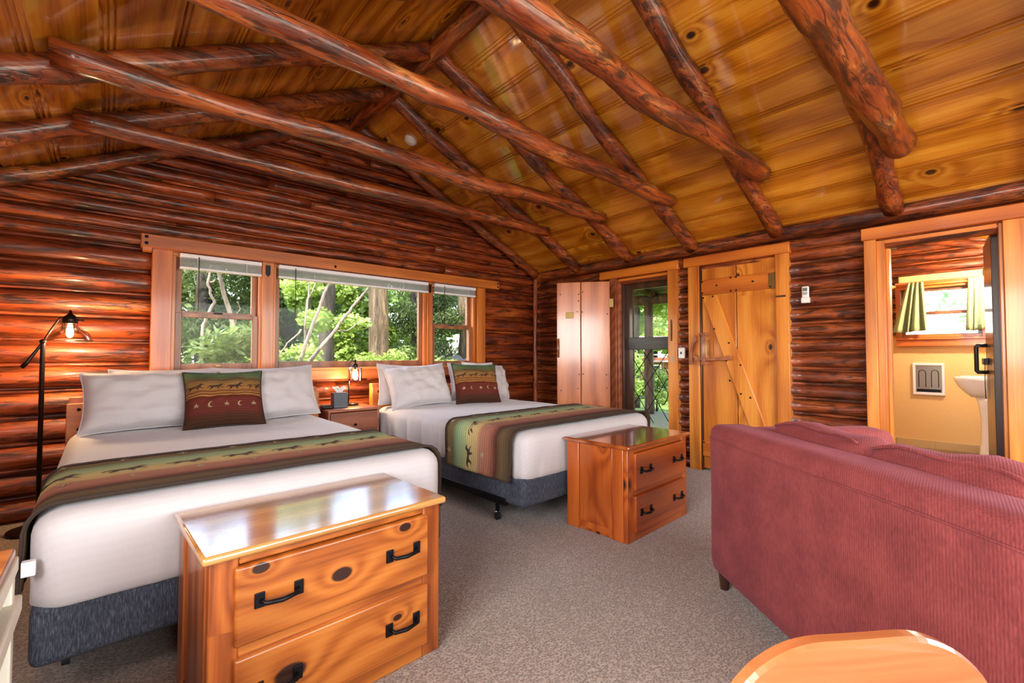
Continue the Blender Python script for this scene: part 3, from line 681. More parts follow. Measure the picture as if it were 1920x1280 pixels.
def folds(x, y, c):
    d = soft(x, y, c)
    if x < -.6: d += c ** .7 * .032 * (noise.noise(Vector((y * 13, 2.2, c * .5))) + .6 * noise.noise(Vector((y * 30, 5.2, c * .4)))) + .010 * math.sin(c * math.pi)
    return d
B1 = (.57, 3.10); B2 = (2.715, 3.19); RZ1, RZ2 = R(.5), R(1.0)
bed1 = make_bed('bed', 'near white bed beside the floor lamp, honey pine dresser at its foot', (B1[0], B1[1], 0), RZ1, soft, 1)
sbox('care_label', M['white_plastic'], bed1, -HW - .012, -HW + .02, -HL - .006, -HL + .02, .47, .515, bevel=.002)
bed2 = make_bed('bed', 'far white bed nearest the open entry door with gathered sheet side', (B2[0], B2[1], 0), RZ2, folds, 2)

def runner_surf(zl, zr, y0, y1, off=0.0, seed=0):
    rr = .085; ho = HW + (.052 if seed == 6 else .016) + off; zt = ZT + .018 + off
    path = [(-ho - .01, zl), (-ho, zl + .08), (-ho, zt - rr)] + [(-ho + rr * (1 - math.cos(R(a))), zt - rr + rr * math.sin(R(a))) for a in (15, 30, 45, 60, 75, 90)]
    path += [(x, zt + .004) for x in (-.5, -.25, 0, .25, .5)] + [(ho - rr * (1 - math.cos(R(a))), zt - rr + rr * math.sin(R(a))) for a in (90, 75, 60, 45, 30, 15)] + [(ho, zt - rr), (ho, zr + .08), (ho + .01, zr)]
    L = [0]
    for a, b in zip(path, path[1:]): L.append(L[-1] + math.hypot(b[0] - a[0], b[1] - a[1]))
    def f(u, v):
        t = max(0, min(1, u)) * L[-1]; k = 0
        while k < len(L) - 2 and L[k + 1] < t: k += 1
        q = (t - L[k]) / (L[k + 1] - L[k]); x = path[k][0] + (path[k + 1][0] - path[k][0]) * q; zz = path[k][1] + (path[k + 1][1] - path[k][1]) * q
        hang = max(0, min(1, (zt - rr - zz) / .2))
        y = y0 + (y1 - y0) * v + .012 * noise.noise(Vector((u * 4, v, seed))) + hang * (.02 * noise.noise(Vector((v * 4, seed, 1))) - .02 * (v - .5))
        bulge = hang * .016 * noise.noise(Vector((v * 7 + seed, 3, hang)))
        return (x + (-1 if x < 0 else 1) * abs(bulge), y, zz + .003 * noise.noise(Vector((x * 9, y * 9, seed))))
    return f, L[-1]
def make_runner(label, loc, rz, zl, zr, y0, y1, seed):
    t = thing('bed_runner', label, 'blanket', loc, rz, 'southwestern bed runners')
    f, L = runner_surf(zl, zr, y0, y1, 0, seed)
    m = MB().grid(f, 130, 26); o = obj('blanket', m, M['runner'], t, True)
    sol = o.modifiers.new('thick', 'SOLIDIFY'); sol.thickness = .006; sol.offset = -1
    f2, _ = runner_surf(zl, zr, y0, y1, .0025, seed); W_ = y1 - y0
    hs = []; sy = []; nk = int(L / .21)
    for i in range(nk):
        u = (i + .5) / nk
        hs.append((HORSE, u, .615, .15 / L, .085 / W_))
        sy.append(([STAR, CACTUS, MOON][i % 3], u + .01, .40, .05 / L, .055 / W_)); sy.append(([CACTUS, STAR, MOON][i % 3], u, .94, .05 / L, .05 / W_))
    motifs('horse_motif', hs, f2, M['horse'], o); motifs('symbol_motif', sy, f2, M['symbol'], o)
    for v in (0, 1): obj('hem', MB().tube([f2(i / 60, v) for i in range(61)], .005, 6), M['piping'], t, True)
make_runner('striped horse-pattern runner across the foot of the near bed', (B1[0], B1[1], 0), RZ1, .37, .33, -HL + .075, -HL + .74, 1)
make_runner('striped horse-pattern runner draped over the far bed, hanging down its side', (B2[0], B2[1], 0), RZ2, .335, .36, -HL + .06, -HL + .80, 6)

# pillows: local X width, local Z height, local Y thickness (front is -Y); base at z = 0
def pillow_surf(w, h, t, side, seed, pinch=.07):
    def f(u, v):
        a, b = 2 * u - 1, 2 * v - 1
        x = w / 2 * a * (1 - pinch * (1 - abs(b) ** 2.2)); zz = h / 2 * b * (1 - pinch * (1 - abs(a) ** 2.2)) + h / 2
        th = t / 2 * (max(0, (1 - a ** 4) * (1 - b ** 4))) ** .5
        th *= 1 + .12 * noise.noise(Vector((a * 1.8 + seed, b * 1.8, seed))); e = (1 - a * a) * (1 - b * b)
        th += .020 * noise.noise(Vector((a * 4 + seed, b * 3, 2))) * min(1, e * 5) + .010 * noise.noise(Vector((a * 3, b * 13 + seed, 5))) * min(1, e * 6)
        return (x, side * max(th, .002), zz)
    return f
def make_pillow(name, label, loc, rz, lean, roll, w, h, t, mat, seed, deco=False):
    p = thing(name, label, 'pillow', loc, rz, 'bed pillows'); p.rotation_euler = (lean, roll, rz)
    m = MB(); m.grid(pillow_surf(w, h, t, -1, seed), 30, 24); m.grid(pillow_surf(w, h, t, 1, seed + 3), 30, 24)
    obj('pillowcase' if not deco else 'cushion_cover', m, M[mat], p, True)
    f = pillow_surf(w, h, t, -1, seed); ring = [f(i / 30, 0) for i in range(31)] + [f(1, i / 24) for i in range(1, 25)] + [f(1 - i / 30, 1) for i in range(1, 31)] + [f(0, 1 - i / 24) for i in range(1, 25)]
    obj('piping', MB().tube(ring, .0055 if deco else .004, 6, False), M['piping' if deco else mat], p, True)
    if deco:
        def f2(u, v): q = f(u, v); return (q[0], q[1] - .004, q[2])
        motifs('horse_motif', [(HORSE, u, .655, .22, .11) for u in (.12, .38, .63, .9)], f2, M['horse'], p)
        motifs('symbol_motif', [(pl, u, .32, .09, .09) for pl, u in ((STAR, .12), (MOON, .30), (STAR, .5), (MOON, .68), (STAR, .86))], f2, M['symbol'], p)
    return p
PZ = ZT + .008
make_pillow('pillow', 'large white pillow at the left end of the near bed', (.225, 3.86, PZ), R(1), R(-20), 0, .74, .40, .25, 'cotton', 1)
make_pillow('pillow', 'white pillow at the right of the near bed, its corner poking up', (.97, 3.84, PZ), R(2), R(-22), R(-3), .66, .42, .24, 'cotton', 5)
make_pillow('pillow', 'white pillow tucked behind the striped cushion on the near bed, left one', (.30, 4.05, PZ), 0, R(-12), 0, .62, .40, .13, 'cotton', 8)
make_pillow('pillow', 'white pillow tucked behind the striped cushion on the near bed, right one', (.90, 4.05, PZ), 0, R(-12), 0, .64, .40, .13, 'cotton', 9)
make_pillow('throw_pillow', 'striped horse-pattern throw pillow leaning on the near bed pillows', (.60, 3.62, PZ), R(-3), R(-28), 0, .48, .42, .17, 'cushion', 11, True)
make_pillow('pillow', 'white pillow at the left of the far bed, in front', (2.28, 3.88, PZ + .0), R(-4), R(-24), R(-4), .64, .42, .24, 'cotton', 14)
make_pillow('pillow', 'white pillow at the left of the far bed, half hidden behind another', (2.22, 4.09, PZ), R(0), R(-12), R(3), .62, .40, .13, 'cotton', 17)
make_pillow('pillow', 'white pillow at the right of the far bed near the corner pole', (3.13, 3.92, PZ), R(6), R(-22), R(5), .62, .42, .24, 'cotton', 19)
make_pillow('pillow', 'white pillow behind the striped cushion on the far bed, right of centre', (3.05, 4.09, PZ), R(0), R(-12), 0, .62, .41, .12, 'cotton', 21)
make_pillow('throw_pillow', 'striped horse-pattern throw pillow between white pillows on the far bed', (2.80, 3.68, PZ), R(-12), R(-24), R(2), .50, .43, .17, 'cushion', 23, True)

# ------------------------------------------------------------------ dressers at the foot of the beds
def make_dresser(label, loc, rz, fx, fz, top):
    d = thing('dresser', label, 'dresser', loc, rz, 'two-drawer pine dressers'); w, dp, h = .385, .235, .565
    m = MB().box(-w, w, -dp + .02, dp, .02, .06).box(-w + .02, w - .02, -dp + .03, dp - .01, .06, h); obj('carcass', m, fz, d)
    for x in (-w, w - .075): sbox('front_stile', fz, d, x, x + .075, -dp, -dp + .03, 0, h)
    for x in (-w, w - .018):
        for y0, y1 in ((-dp + .03, -dp + .11), (-dp + .112, dp - .10), (dp - .098, dp)): sbox('side_board', fz, d, x - (.004 if y1 < 0 or y0 > .1 else -.004) * (1 if x < 0 else -1), x + .018, y0, y1, 0, h)
    sbox('rail', fx, d, -w + .075, w - .075, -dp, -dp + .025, 0, .05); sbox('rail', fx, d, -w + .075, w - .075, -dp, -dp + .025, .275, .315); sbox('rail', fx, d, -w + .075, w - .075, -dp, -dp + .025, .54, h)
    t = sbox('top', top, d, -w - .02, w + .02, -dp - .022, dp + .02, h, h + .026, bevel=.010, seg=3)
    for z0, z1 in ((.055, .278), (.312, .538)):
        dr = sbox('drawer', fx, d, -w + .062, w - .062, -dp - .020, -dp + .01, z0, z1, bevel=.007, seg=3)
        zc = (z0 + z1) / 2 + .005
        for x in (-.205, .215):
            hd = obj('handle', MB().tube([(x - .052, -dp - .022, zc), (x - .045, -dp - .045, zc - .004), (x, -dp - .052, zc - .006), (x + .045, -dp - .045, zc - .004), (x + .052, -dp - .022, zc)], [.006, .0065, .0075, .0065, .006], 8), M['black'], dr, True)
            for s_ in (-1, 1): sbox('handle_plate', M['black'], dr, x + s_ * .055 - .014, x + s_ * .055 + .014, -dp - .025, -dp - .019, zc - .022, zc + .022, bevel=.002)
make_dresser('honey pine dresser with knotty drawers at the foot of the near bed', (.592, 1.775, 0), R(2.2), M['dresser_x'], M['dresser_z'], M['dresstop'])
make_dresser('reddish pine dresser at the foot of the far bed next to the sofa', (2.745, 1.880, 0), R(2.2), M['dresser2_x'], M['dresser2_z'], M['dresstop2'])

# ------------------------------------------------------------------ nightstand and what stands on it
NX, NY = 1.665, 4.26
ns = thing('nightstand', 'small cherry nightstand with one drawer between the two beds', 'nightstand', (NX, NY, 0))
w_ = .235
for x in (-w_, w_ - .02): sbox('side_panel', M['nightwood'], ns, x, x + .02, -.22, .21, 0, .64)
sbox('top', M['nightwood'], ns, -w_ - .005, w_ + .005, -.235, .215, .64, .662); sbox('back_panel', M['nightwood'], ns, -w_ + .02, w_ - .02, .19, .21, .05, .64)
dr = sbox('drawer', M['nightwood'], ns, -w_ + .022, w_ - .022, -.225, .12, .41, .632); obj('knob', MB().lathe([(.005, 0), (.006, .012), (.012, .016), (.012, .022), (0, .025)], 12), M['black'], dr, True, loc=(0, -.225, .52), rot=(R(90), 0, 0))
sbox('shelf', M['nightwood'], ns, -w_ + .02, w_ - .02, -.21, .19, .12, .14)
NT = .662
tb = thing('tissue_box', 'dark slate tissue box cover with white tissue sticking out', 'tissue box', (1.60, 4.24, NT), R(-8))
sbox('cover', M['tissuebox'], tb, -.063, .063, -.063, .063, 0, .135, bevel=.004)
m = MB()
for k in range(5):
    a0 = k * 1.25
    m.grid(lambda u, v, a0=a0: ((.012 + .042 * v) * math.cos(a0 + 1.3 * (u - .5)) * (1 + .25 * math.sin(9 * u)), (.008 + .03 * v) * math.sin(a0 + 1.3 * (u - .5)), .13 + .055 * v + .008 * math.sin(7 * u + k)), 8, 4)
obj('tissue_sheet', m, M['tissue'], tb, True)
ph = thing('handset', 'small black handset lying beside the tissue box', 'handset', (1.475, 4.22, NT), R(-12))
sbox('body', M['bronze'], ph, -.05, .05, -.07, .07, 0, .028, bevel=.01, seg=3); sbox('display', M['screen'], ph, -.03, .03, .0, .045, .027, .0295, bevel=0)
tl = thing('table_lamp', 'black table lamp with square seeded glass shade on the nightstand', 'lamp', (1.745, 4.31, NT))
obj('base', MB().lathe([(0, .024), (.058, .022), (.062, .014), (.062, 0)], 28), M['bronze'], tl, True)
obj('stem', MB().tube([(-.03, 0, .02), (-.03, 0, .36), (-.028, 0, .40), (-.012, 0, .425), (.015, 0, .425), (.03, 0, .415)], .0055, 8), M['bronze'], tl, True)
obj('socket', MB().lathe([(.008, .44), (.009, .40), (.026, .395), (.026, .362), (.012, .36), (.012, .34)], 14, (.03, 0, 0)), M['bronze'], tl, True)
obj('glass_shade', MB().lathe([(.022, .362), (.064, .362), (.066, .356), (.066, .236)], 28, (.03, 0, 0), True), M['seeded'], tl, True)
obj('bulb', MB().lathe([(0, .245), (.016, .252), (.025, .275), (.025, .30), (.014, .335), (.010, .345)], 14, (.03, 0, 0)), M['bulb'], tl, True)
light('table_lamp_light', 'POINT', (1.775, 4.31, NT + .205), 10, (1, .68, .36), shadow_soft_size=.03)

# ------------------------------------------------------------------ floor lamp
fl = thing('floor_lamp', 'dark bronze floor lamp with clear glass shade left of the near bed', 'lamp', (-.345, 4.31, 0))
obj('base', MB().lathe([(0, .035), (.03, .034), (.10, .026), (.135, .020), (.14, .012), (.14, 0)], 32), M['bronze'], fl, True)
obj('pole', MB().lathe([(.013, .03), (.013, 1.21), (.0135, 1.215), (.0135, 1.235), (.010, 1.24), (.010, 1.25)], 14, (.008, 0, 0)), M['bronze'], fl, True)
obj('arm', MB().tube([(-.085, .0, 1.065), (-.06, 0, 1.10), (.0, 0, 1.215), (.05, .012, 1.33), (.085, .01, 1.40), (.13, .0, 1.405)], [.014, .012, .007, .006, .006, .006], 8), M['bronze'], fl, True)
obj('pivot_knob', MB().tube([(.008, -.02, 1.235), (.008, .025, 1.235)], .016, 12), M['bronze'], fl, True)
SX = .135
obj('socket_cap', MB().lathe([(0, 1.452), (.008, 1.45), (.008, 1.432), (.012, 1.43), (.018, 1.42), (.034, 1.405), (.040, 1.39), (.040, 1.362), (.036, 1.36)], 20, (SX, 0, 0)), M['bronze'], fl, True)
obj('cap_screw', MB().tube([(SX + .035, 0, 1.385), (SX + .068, 0, 1.383)], [.006, .008], 8), M['bronze'], fl, True)
obj('glass_shade', MB().lathe([(.036, 1.365), (.040, 1.345), (.062, 1.325), (.092, 1.30), (.112, 1.27), (.118, 1.245)], 32, (SX, 0, 0), True), M['shade'], fl, True)
obj('shade_rim', MB().tube([(SX + .118 * math.cos(R(a)), .118 * math.sin(R(a)), 1.245) for a in range(0, 361, 12)], .0025, 6, False), M['shade'], fl, True)
obj('bulb', MB().lathe([(0, 1.262), (.012, 1.268), (.019, 1.285), (.020, 1.315), (.012, 1.345), (.009, 1.36)], 14, (SX, 0, 0)), M['bulb'], fl, True)
light('floor_lamp_light', 'POINT', (-.345 + SX, 4.31, 1.255), 30, (1, .66, .34), shadow_soft_size=.03)

# ------------------------------------------------------------------ sofa
SA = math.atan2(.79, .612); SLn = 1.44
so = thing('sofa', 'burgundy chenille loveseat seen from behind', 'sofa', (2.282 - SLn * .612, 1.094 - SLn * .79, 0), SA)
def puff(m, x0, x1, y0, y1, z0, z1, r, n=6, seed=0, amp=.012):
    """soft rounded block"""
    cx, cy, cz = (x0 + x1) / 2, (y0 + y1) / 2, (z0 + z1) / 2; hx, hy, hz = (x1 - x0) / 2, (y1 - y0) / 2, (z1 - z0) / 2
    N_ = 10; b = {}; vs = []; fs = []
    def pt(a, b_, c_):
        q = Vector((a * hx, b_ * hy, c_ * hz)); inn = Vector((max(-hx + r, min(hx - r, q.x)), max(-hy + r, min(hy - r, q.y)), max(-hz + r, min(hz - r, q.z))))
        d = q - inn; q = inn + (d.normalized() * r if d.length > 1e-6 else d)
        f = 1 + amp / max(hx, hy, hz)
        nn = noise.noise(Vector((q.x * 5 + seed, q.y * 5, q.z * 5)))
        e = amp * (1 - (max(abs(a), 0) ** 4) * .5) * (.5 + nn)
        dirv = Vector((a ** 7, b_ ** 7, c_ ** 7)); dirv = dirv.normalized() if dirv.length > 1e-6 else dirv
        q = q + dirv * e
        return (cx + q.x, cy + q.y, cz + q.z)
    for ax in range(3):
        for sg in (-1, 1):
            base = len(vs)
            for i in range(N_ + 1):
                for j in range(N_ + 1):
                    s1, s2 = math.sin((i / N_ - .5) * math.pi), math.sin((j / N_ - .5) * math.pi)
                    p = [0, 0, 0]; p[ax] = sg; p[(ax + 1) % 3] = s1; p[(ax + 2) % 3] = s2; vs.append(pt(*p))
            for i in range(N_):
                for j in range(N_):
                    q = (base + i * (N_ + 1) + j, base + (i + 1) * (N_ + 1) + j, base + (i + 1) * (N_ + 1) + j + 1, base + i * (N_ + 1) + j + 1)
                    fs.append(q if sg > 0 else q[::-1])
    return m.add(vs, fs)
bk = obj('back', puff(MB(), 0, SLn, -.21, 0, .075, .80, .05, seed=1, amp=.006), M['sofa'], so, True)
obj('seam', MB().tube([(x, .0075, .735 + .004 * math.sin(x * 5)) for x in [i * SLn / 30 for i in range(1, 30)]], .0035, 6), M['sofa'], bk, True)
for x in (0.0, SLn - .19):
    obj('arm', puff(MB(), x, x + .19, -.86, -.10, .075, .785, .06, seed=x, amp=.01), M['sofa'], so, True)
obj('seat_base', puff(MB(), .19, SLn - .19, -.84, -.19, .075, .30, .03, seed=3), M['sofa'], so, True)
for i, (a, b) in enumerate(((.195, SLn / 2 - .004), (SLn / 2 + .004, SLn - .195))):
    obj('seat_cushion', puff(MB(), a, b, -.86, -.20, .30, .45, .05, seed=4 + i, amp=.015), M['sofa'], so, True)
    o = obj('back_cushion', puff(MB(), a - (.0 if i else .0), b, -.37, -.19, .45, .835, .07, seed=6 + i, amp=.03), M['sofa'], so, True)
    obj('welt', MB().tube([(a + .03 + (b - a - .06) * k / 20, -.215,   .846 + .004 * math.sin(k * .5 + i) - .02 * (abs(k - 10) / 10) ** 4) for k in range(21)], .006, 6), M['sofa'], o, True)
for x in (.06, SLn - .06):
    for y in (-.05, -.80): obj('foot', MB().lathe([(.02, 0), (.028, .085)], 10, (x, y, 0)), M['darkwood'], so)

# ------------------------------------------------------------------ wooden chair close to the camera
ch = thing('wooden_chair', 'honey-coloured bentwood chair back nearest the camera in front of the sofa', 'chair', (.581, .102, 0), math.atan2(-.58, .815))
bp = resample(rrect(.168, .15, .125, 12), 90)
def bend(a, b, d): return (a, d + .35 * a * a + .10 * (b + .15), .703 + b)
m = MB(); lo_ = [bend(a * .985, b * .975, -.010) for a, b in bp]; e1 = [bend(a, b, -.006) for a, b in bp]; e2 = [bend(a, b, .006) for a, b in bp]; hi_ = [bend(a * .985, b * .975, .010) for a, b in bp]
n = len(bp); vs = lo_ + e1 + e2 + hi_; fs = [tuple(range(n)), tuple(3 * n + i for i in range(n - 1, -1, -1))]
for r_ in range(3):
    for i in range(n): i2 = (i + 1) % n; fs.append((r_ * n + i, (r_ + 1) * n + i, (r_ + 1) * n + i2, r_ * n + i2))
obj('backrest', m.add(vs, fs), M['chairwood'], ch, False)
sp_ = resample(rrect(.21, .20, .08, 8), 40)
obj('seat', MB().prism([(a, b + .24) for a, b in sp_], lambda a, b, d: (a, b, d), .43, .452), M['chairwood'], ch, bevel=.006)
for x in (-.15, .15):
    obj('back_upright', MB().tube([(x, .02, 0), (x, .035, .44), (x, .022, .56), (x, .028, .70)], [.013, .017, .015, .010], 10), M['chairwood'], ch, True)
    obj('leg', MB().tube([(x, .42, 0), (x * .9, .39, .435)], [.012, .017], 10), M['chairwood'], ch, True)
obj('stretcher', MB().tube([(-.15, .03, .2), (.15, .03, .2)], .009, 8), M['chairwood'], ch, True)

# ------------------------------------------------------------------ console at the left edge
cs = thing('console_table', 'pale painted console with wooden top at the left edge', 'console', (-.402, 1.20, 0))
sbox('top', M['dresser_x'], cs, -.22, .245, -.40, .37, .68, .70); sbox('edge_band', M['painted'], cs, -.225, .25, -.405, .375, .645, .68)
sbox('drawer_front', M['painted'], cs, -.20, .26, -.38, .35, .56, .60, bevel=.006); sbox('shelf', M['painted'], cs, -.20, .245, -.36, .33, .16, .185)
for x in (-.19, .215):
    for y in (-.36, .29): sbox('leg', M['painted'], cs, x, x + .035, y, y + .035, 0, .65)

# ------------------------------------------------------------------ bathroom
BX, BY0, BY1 = 7.55, .05, 1.9
bf = MB().box(4.61, BX + .1, BY0 - .1, BY1 + .1, -.12, 0); bfl = struct(obj('floor_2', bf, M['tile'])); bfl['label'] = 'beige tiled bathroom floor'
for i in range(6):
    for j in range(4):
        sbox('tile', M['tile'], bfl, 4.64 + i * .49, 4.64 + i * .49 + .482, .06 + j * .47, .06 + j * .47 + .462, 0, .006, bevel=.002)
BW0, BW1, BZ0, BZ1 = .36, 1.07, 1.36, 1.96
bm = MB(); bm.box(BX, BX + .09, BY0 - .1, BW0, 0, 2.9); bm.box(BX, BX + .09, BW1, BY1, 0, 2.9); bm.box(BX, BX + .09, BW0, BW1, 0, BZ0); bm.box(BX, BX + .09, BW0, BW1, BZ1, 2.9)
wb = struct(obj('wall_bathroom', bm, M['cream'])); wb['label'] = 'bathroom end wall, cream below and logs above'
struct(obj('wall_bathroom_side', MB().box(4.61, BX, BY0 - .09, BY0, 0, 2.9), M['cream'])); struct(obj('wall_bathroom_far', MB().box(4.61, BX, BY1, BY1 + .09, 0, 3.1), M['cream']))
def bz(y): return 2.44 + .3 * (y - .3)
bc = struct(obj('ceiling_bathroom', MB().hexa([(4.62, BY0 - .1, bz(BY0)), (BX + .1, BY0 - .1, bz(BY0)), (BX + .1, BY1 + .1, bz(BY1)), (4.62, BY1 + .1, bz(BY1)), (4.62, BY0 - .1, bz(BY0) + .1), (BX + .1, BY0 - .1, bz(BY0) + .1), (BX + .1, BY1 + .1, bz(BY1) + .1), (4.62, BY1 + .1, bz(BY1) + .1)]), M['plank']))
obj('rake_log', MB().log((BX - .05, BY0, bz(BY0) - .05), (BX - .05, BY1, bz(BY1) - .05), .05, .05, 71, 12), M['raf_y'], bc, True)
z = 1.385
while z < 2.8:
    for nm, h, dp in (('log', .10, .06), ('log_strip', .03, .026)):
        hol = [(BW0 - .02, BW1 + .02)] if z < BZ1 + .08 else []
        for p, q in spans(BY0, BY1, hol):
            row += 1; m = MB(); halflog(m, 'y', p, q, BX, 1, z, z + h, dp, row); obj(nm, m, M['log_y'], wb, True)
        z += h
obj('wainscot_cap', MB().box(BX - .03, BX, BY0, BY1, 1.365, 1.39), M['trim_y'], wb)
bb = struct(obj('baseboard_bathroom', MB().box(BX - .012, BX, BY0, BY1, 0, .10), M['basetile']))
for j in range(5): sbox('tile', M['basetile'], bb, BX - .02, BX - .01, .07 + j * .36, .07 + j * .36 + .352, .004, .10, bevel=.002)
bwn = struct(obj('window_2', MB().box(BX - .07, BX + .02, BW1, BW1 + .05, 1.33, 2.0), M['wtrim_z'], bevel=.004), 'small bathroom window with green curtains')
sbox('casing', M['wtrim_z'], bwn, BX - .07, BX + .02, BW0 - .09, BW0, 1.33, 2.0); sbox('header_board', M['trim_y'], bwn, BX - .085, BX + .02, .27, 1.12, 1.96, 2.05)
sbox('sill', M['trim_y'], bwn, BX - .10, BX + .05, .27, 1.125, 1.33, 1.36); sbox('apron', M['trim_y'], bwn, BX - .075, BX, .27, 1.12, 1.25, 1.33)
for z0, z1, x in ((1.36, 1.67, BX - .01), (1.64, 1.96, BX + .025)):
    s = obj('sash', MB().box(x, x + .03, BW0, BW0 + .035, z0, z1).box(x, x + .03, BW1 - .035, BW1, z0, z1).box(x, x + .03, BW0 + .035, BW1 - .035, z0, z0 + .04).box(x, x + .03, BW0 + .035, BW1 - .035, z1 - .03, z1), M['sash'], bwn, bevel=.002)
    obj('pane', MB().box(x + .013, x + .017, BW0 + .03, BW1 - .03, z0 + .035, z1 - .025), M['pane'], s)
cr = thing('curtain_rod', 'wooden curtain rod with round knob over the bathroom window', 'curtain rod', (BX - .14, .7, 2.0))
obj('rod', MB().tube([(0, -.46, 0), (0, .42, 0)], .012, 10), M['trim_y'], cr, True)
obj('finial', MB().lathe([(0, -.03), (.022, -.022), (.032, 0), (.022, .022), (.012, .03), (.012, .045)], 14), M['trim_y'], cr, True, loc=(0, .445, 0), rot=(R(90), 0, 0))
def curtain(label, yt0, yt1, yb0, yb1, nf, seed):
    c_ = thing('curtain', label, 'curtain', (BX - .14, 0, 1.43), 0, 'green bathroom curtains')
    def f(u, v):
        y = (yb0 + (yb1 - yb0) * u) * (1 - v) + (yt0 + (yt1 - yt0) * u) * v
        y += .02 * math.sin(u * nf * 3.1 + seed) * (1 - v)
        return (-.012 + (.030 * (1 - v) + .014) * math.sin(u * nf * 2 * math.pi + seed + .6 * v) - .015, y, .60 * v - .01 * math.sin(u * 5) * (1 - v))
    o = obj('cloth', MB().grid(f, 60, 14), M['curtain'], c_, True); sl = o.modifiers.new('thick', 'SOLIDIFY'); sl.thickness = .003
    for v in (.09,): obj('hem_seam', MB().tube([(f(i / 60, v)[0] - .003, f(i / 60, v)[1], f(i / 60, v)[2]) for i in range(61)], .002, 5), M['curtain'], c_, True)
curtain('pale green curtain gathered at the left of the bathroom window', .99, .84, 1.13, .80, 4, 1)
curtain('pale green curtain hanging at the right of the bathroom window', .455, .31, .475, .31, 3.2, 2.4)
ht = thing('wall_heater', 'grey wall heater grille set in the cream bathroom wall', 'heater', (BX - .012, .83, .85))
obj('frame', MB().box(-.02, .012, -.145, .145, -.195, -.165).box(-.02, .012, -.145, .145, .165, .195).box(-.02, .012, -.145, -.12, -.165, .165).box(-.02, .012, .12, .145, -.165, .165), M['white_plastic'], ht, bevel=.003)
sbox('grille_plate', M['heater_metal'], ht, -.006, .006, -.12, .12, -.165, .165, bevel=0)
for yy in (-.058, .058): obj('vent_loop', MB().tube([(-.009, yy - .032, -.10), (-.009, yy - .032, .07)] + [(-.009, yy + .032 * math.cos(R(a)), .07 + .04 * math.sin(R(a))) for a in range(150, 29, -30)] + [(-.009, yy + .032, .07), (-.009, yy + .032, -.10)], .004, 6), M['black'], ht, True)
for k in range(9): sbox('louvre', M['heater_metal'], ht, -.010, -.005, -.11, .11, -.10 + k * .028, -.092 + k * .028, bevel=0)
sbox('control_panel', M['black'], ht, -.009, -.004, -.11, .11, -.16, -.125, bevel=0)
sk = thing('pedestal_sink', 'white pedestal sink beside the open bathroom door', 'sink', (6.98, .30, 0))
m = MB(); rings = [(.16, .13, .70, .0), (.20, .17, .74, .0), (.235, .215, .81, .01), (.255, .245, .875, .01), (.26, .25, .905, .01), (.245, .235, .912, .01), (.20, .17, .885, .02), (.14, .11, .82, .02), (.03, .03, .79, .02)]
vs = []; fs = []; n = 28
for hx, hy, zz, oy in rings:
    for x, y in resample(rrect(hx, hy, min(hx, hy) * .6, 6), n): vs.append((x, y + oy, zz))
for j in range(len(rings) - 1):
    for i in range(n): i2 = (i + 1) % n; fs.append((j * n + i, j * n + i2, (j + 1) * n + i2, (j + 1) * n + i))
fs += [tuple(range(n - 1, -1, -1)), tuple((len(rings) - 1) * n + i for i in range(n))]
obj('basin', m.add(vs, fs), M['porcelain'], sk, True)
m = MB(); vs = []; fs = []; prf = [(.14, .12, 0), (.14, .12, .03), (.115, .10, .08), (.10, .085, .25), (.098, .082, .45), (.115, .095, .6), (.15, .12, .72)]
for hx, hy, zz in prf:
    for x, y in resample(rrect(hx, hy, hy * .7, 6), n): vs.append((x, y - .02, zz))
for j in range(len(prf) - 1):
    for i in range(n): i2 = (i + 1) % n; fs.append((j * n + i, j * n + i2, (j + 1) * n + i2, (j + 1) * n + i))
fs += [tuple(range(n - 1, -1, -1)), tuple((len(prf) - 1) * n + i for i in range(n))]
obj('pedestal', m.add(vs, fs), M['porcelain'], sk, True)
obj('faucet', MB().tube([(0, -.17, .905), (0, -.165, .99), (0, -.14, 1.02), (0, -.08, 1.02), (0, -.06, .99)], .011, 10), M['chrome'], sk, True)
sbox('splash_ledge', M['nightwood'], sk, -.2, .2, -.245, -.205, .91, .935)
twl = thing('hand_towel', 'pale green towel hanging behind the bathroom door', 'towel', (6.2, .09, 1.25))
obj('cloth', MB().grid(lambda u, v: (-.17 + .34 * u, .012 * math.sin(u * 14) + .01, .45 * v), 24, 6), M['curtain'], twl, True)
obj('bar', MB().tube([(-.22, .01, .45), (.22, .01, .45)], .010, 8), M['bronze'], twl, True)
vl = thing('vanity_light', 'small glass vanity light above the bathroom sink', 'lamp', (6.85, .10, 2.02))
obj('backplate', MB().lathe([(.05, -.04), (.05, -.02), (0, -.018)], 16), M['bronze'], vl, True, rot=(R(-90), 0, 0)); obj('globe', MB().lathe([(0, -.05), (.035, -.04), (.05, 0), (.035, .04), (.02, .05)], 16, (0, .09, 0)), M['bulb'], vl, True)
light('vanity_bulb', 'POINT', (6.85, .26, 2.02), 95, (1, .90, .72), shadow_soft_size=.05)

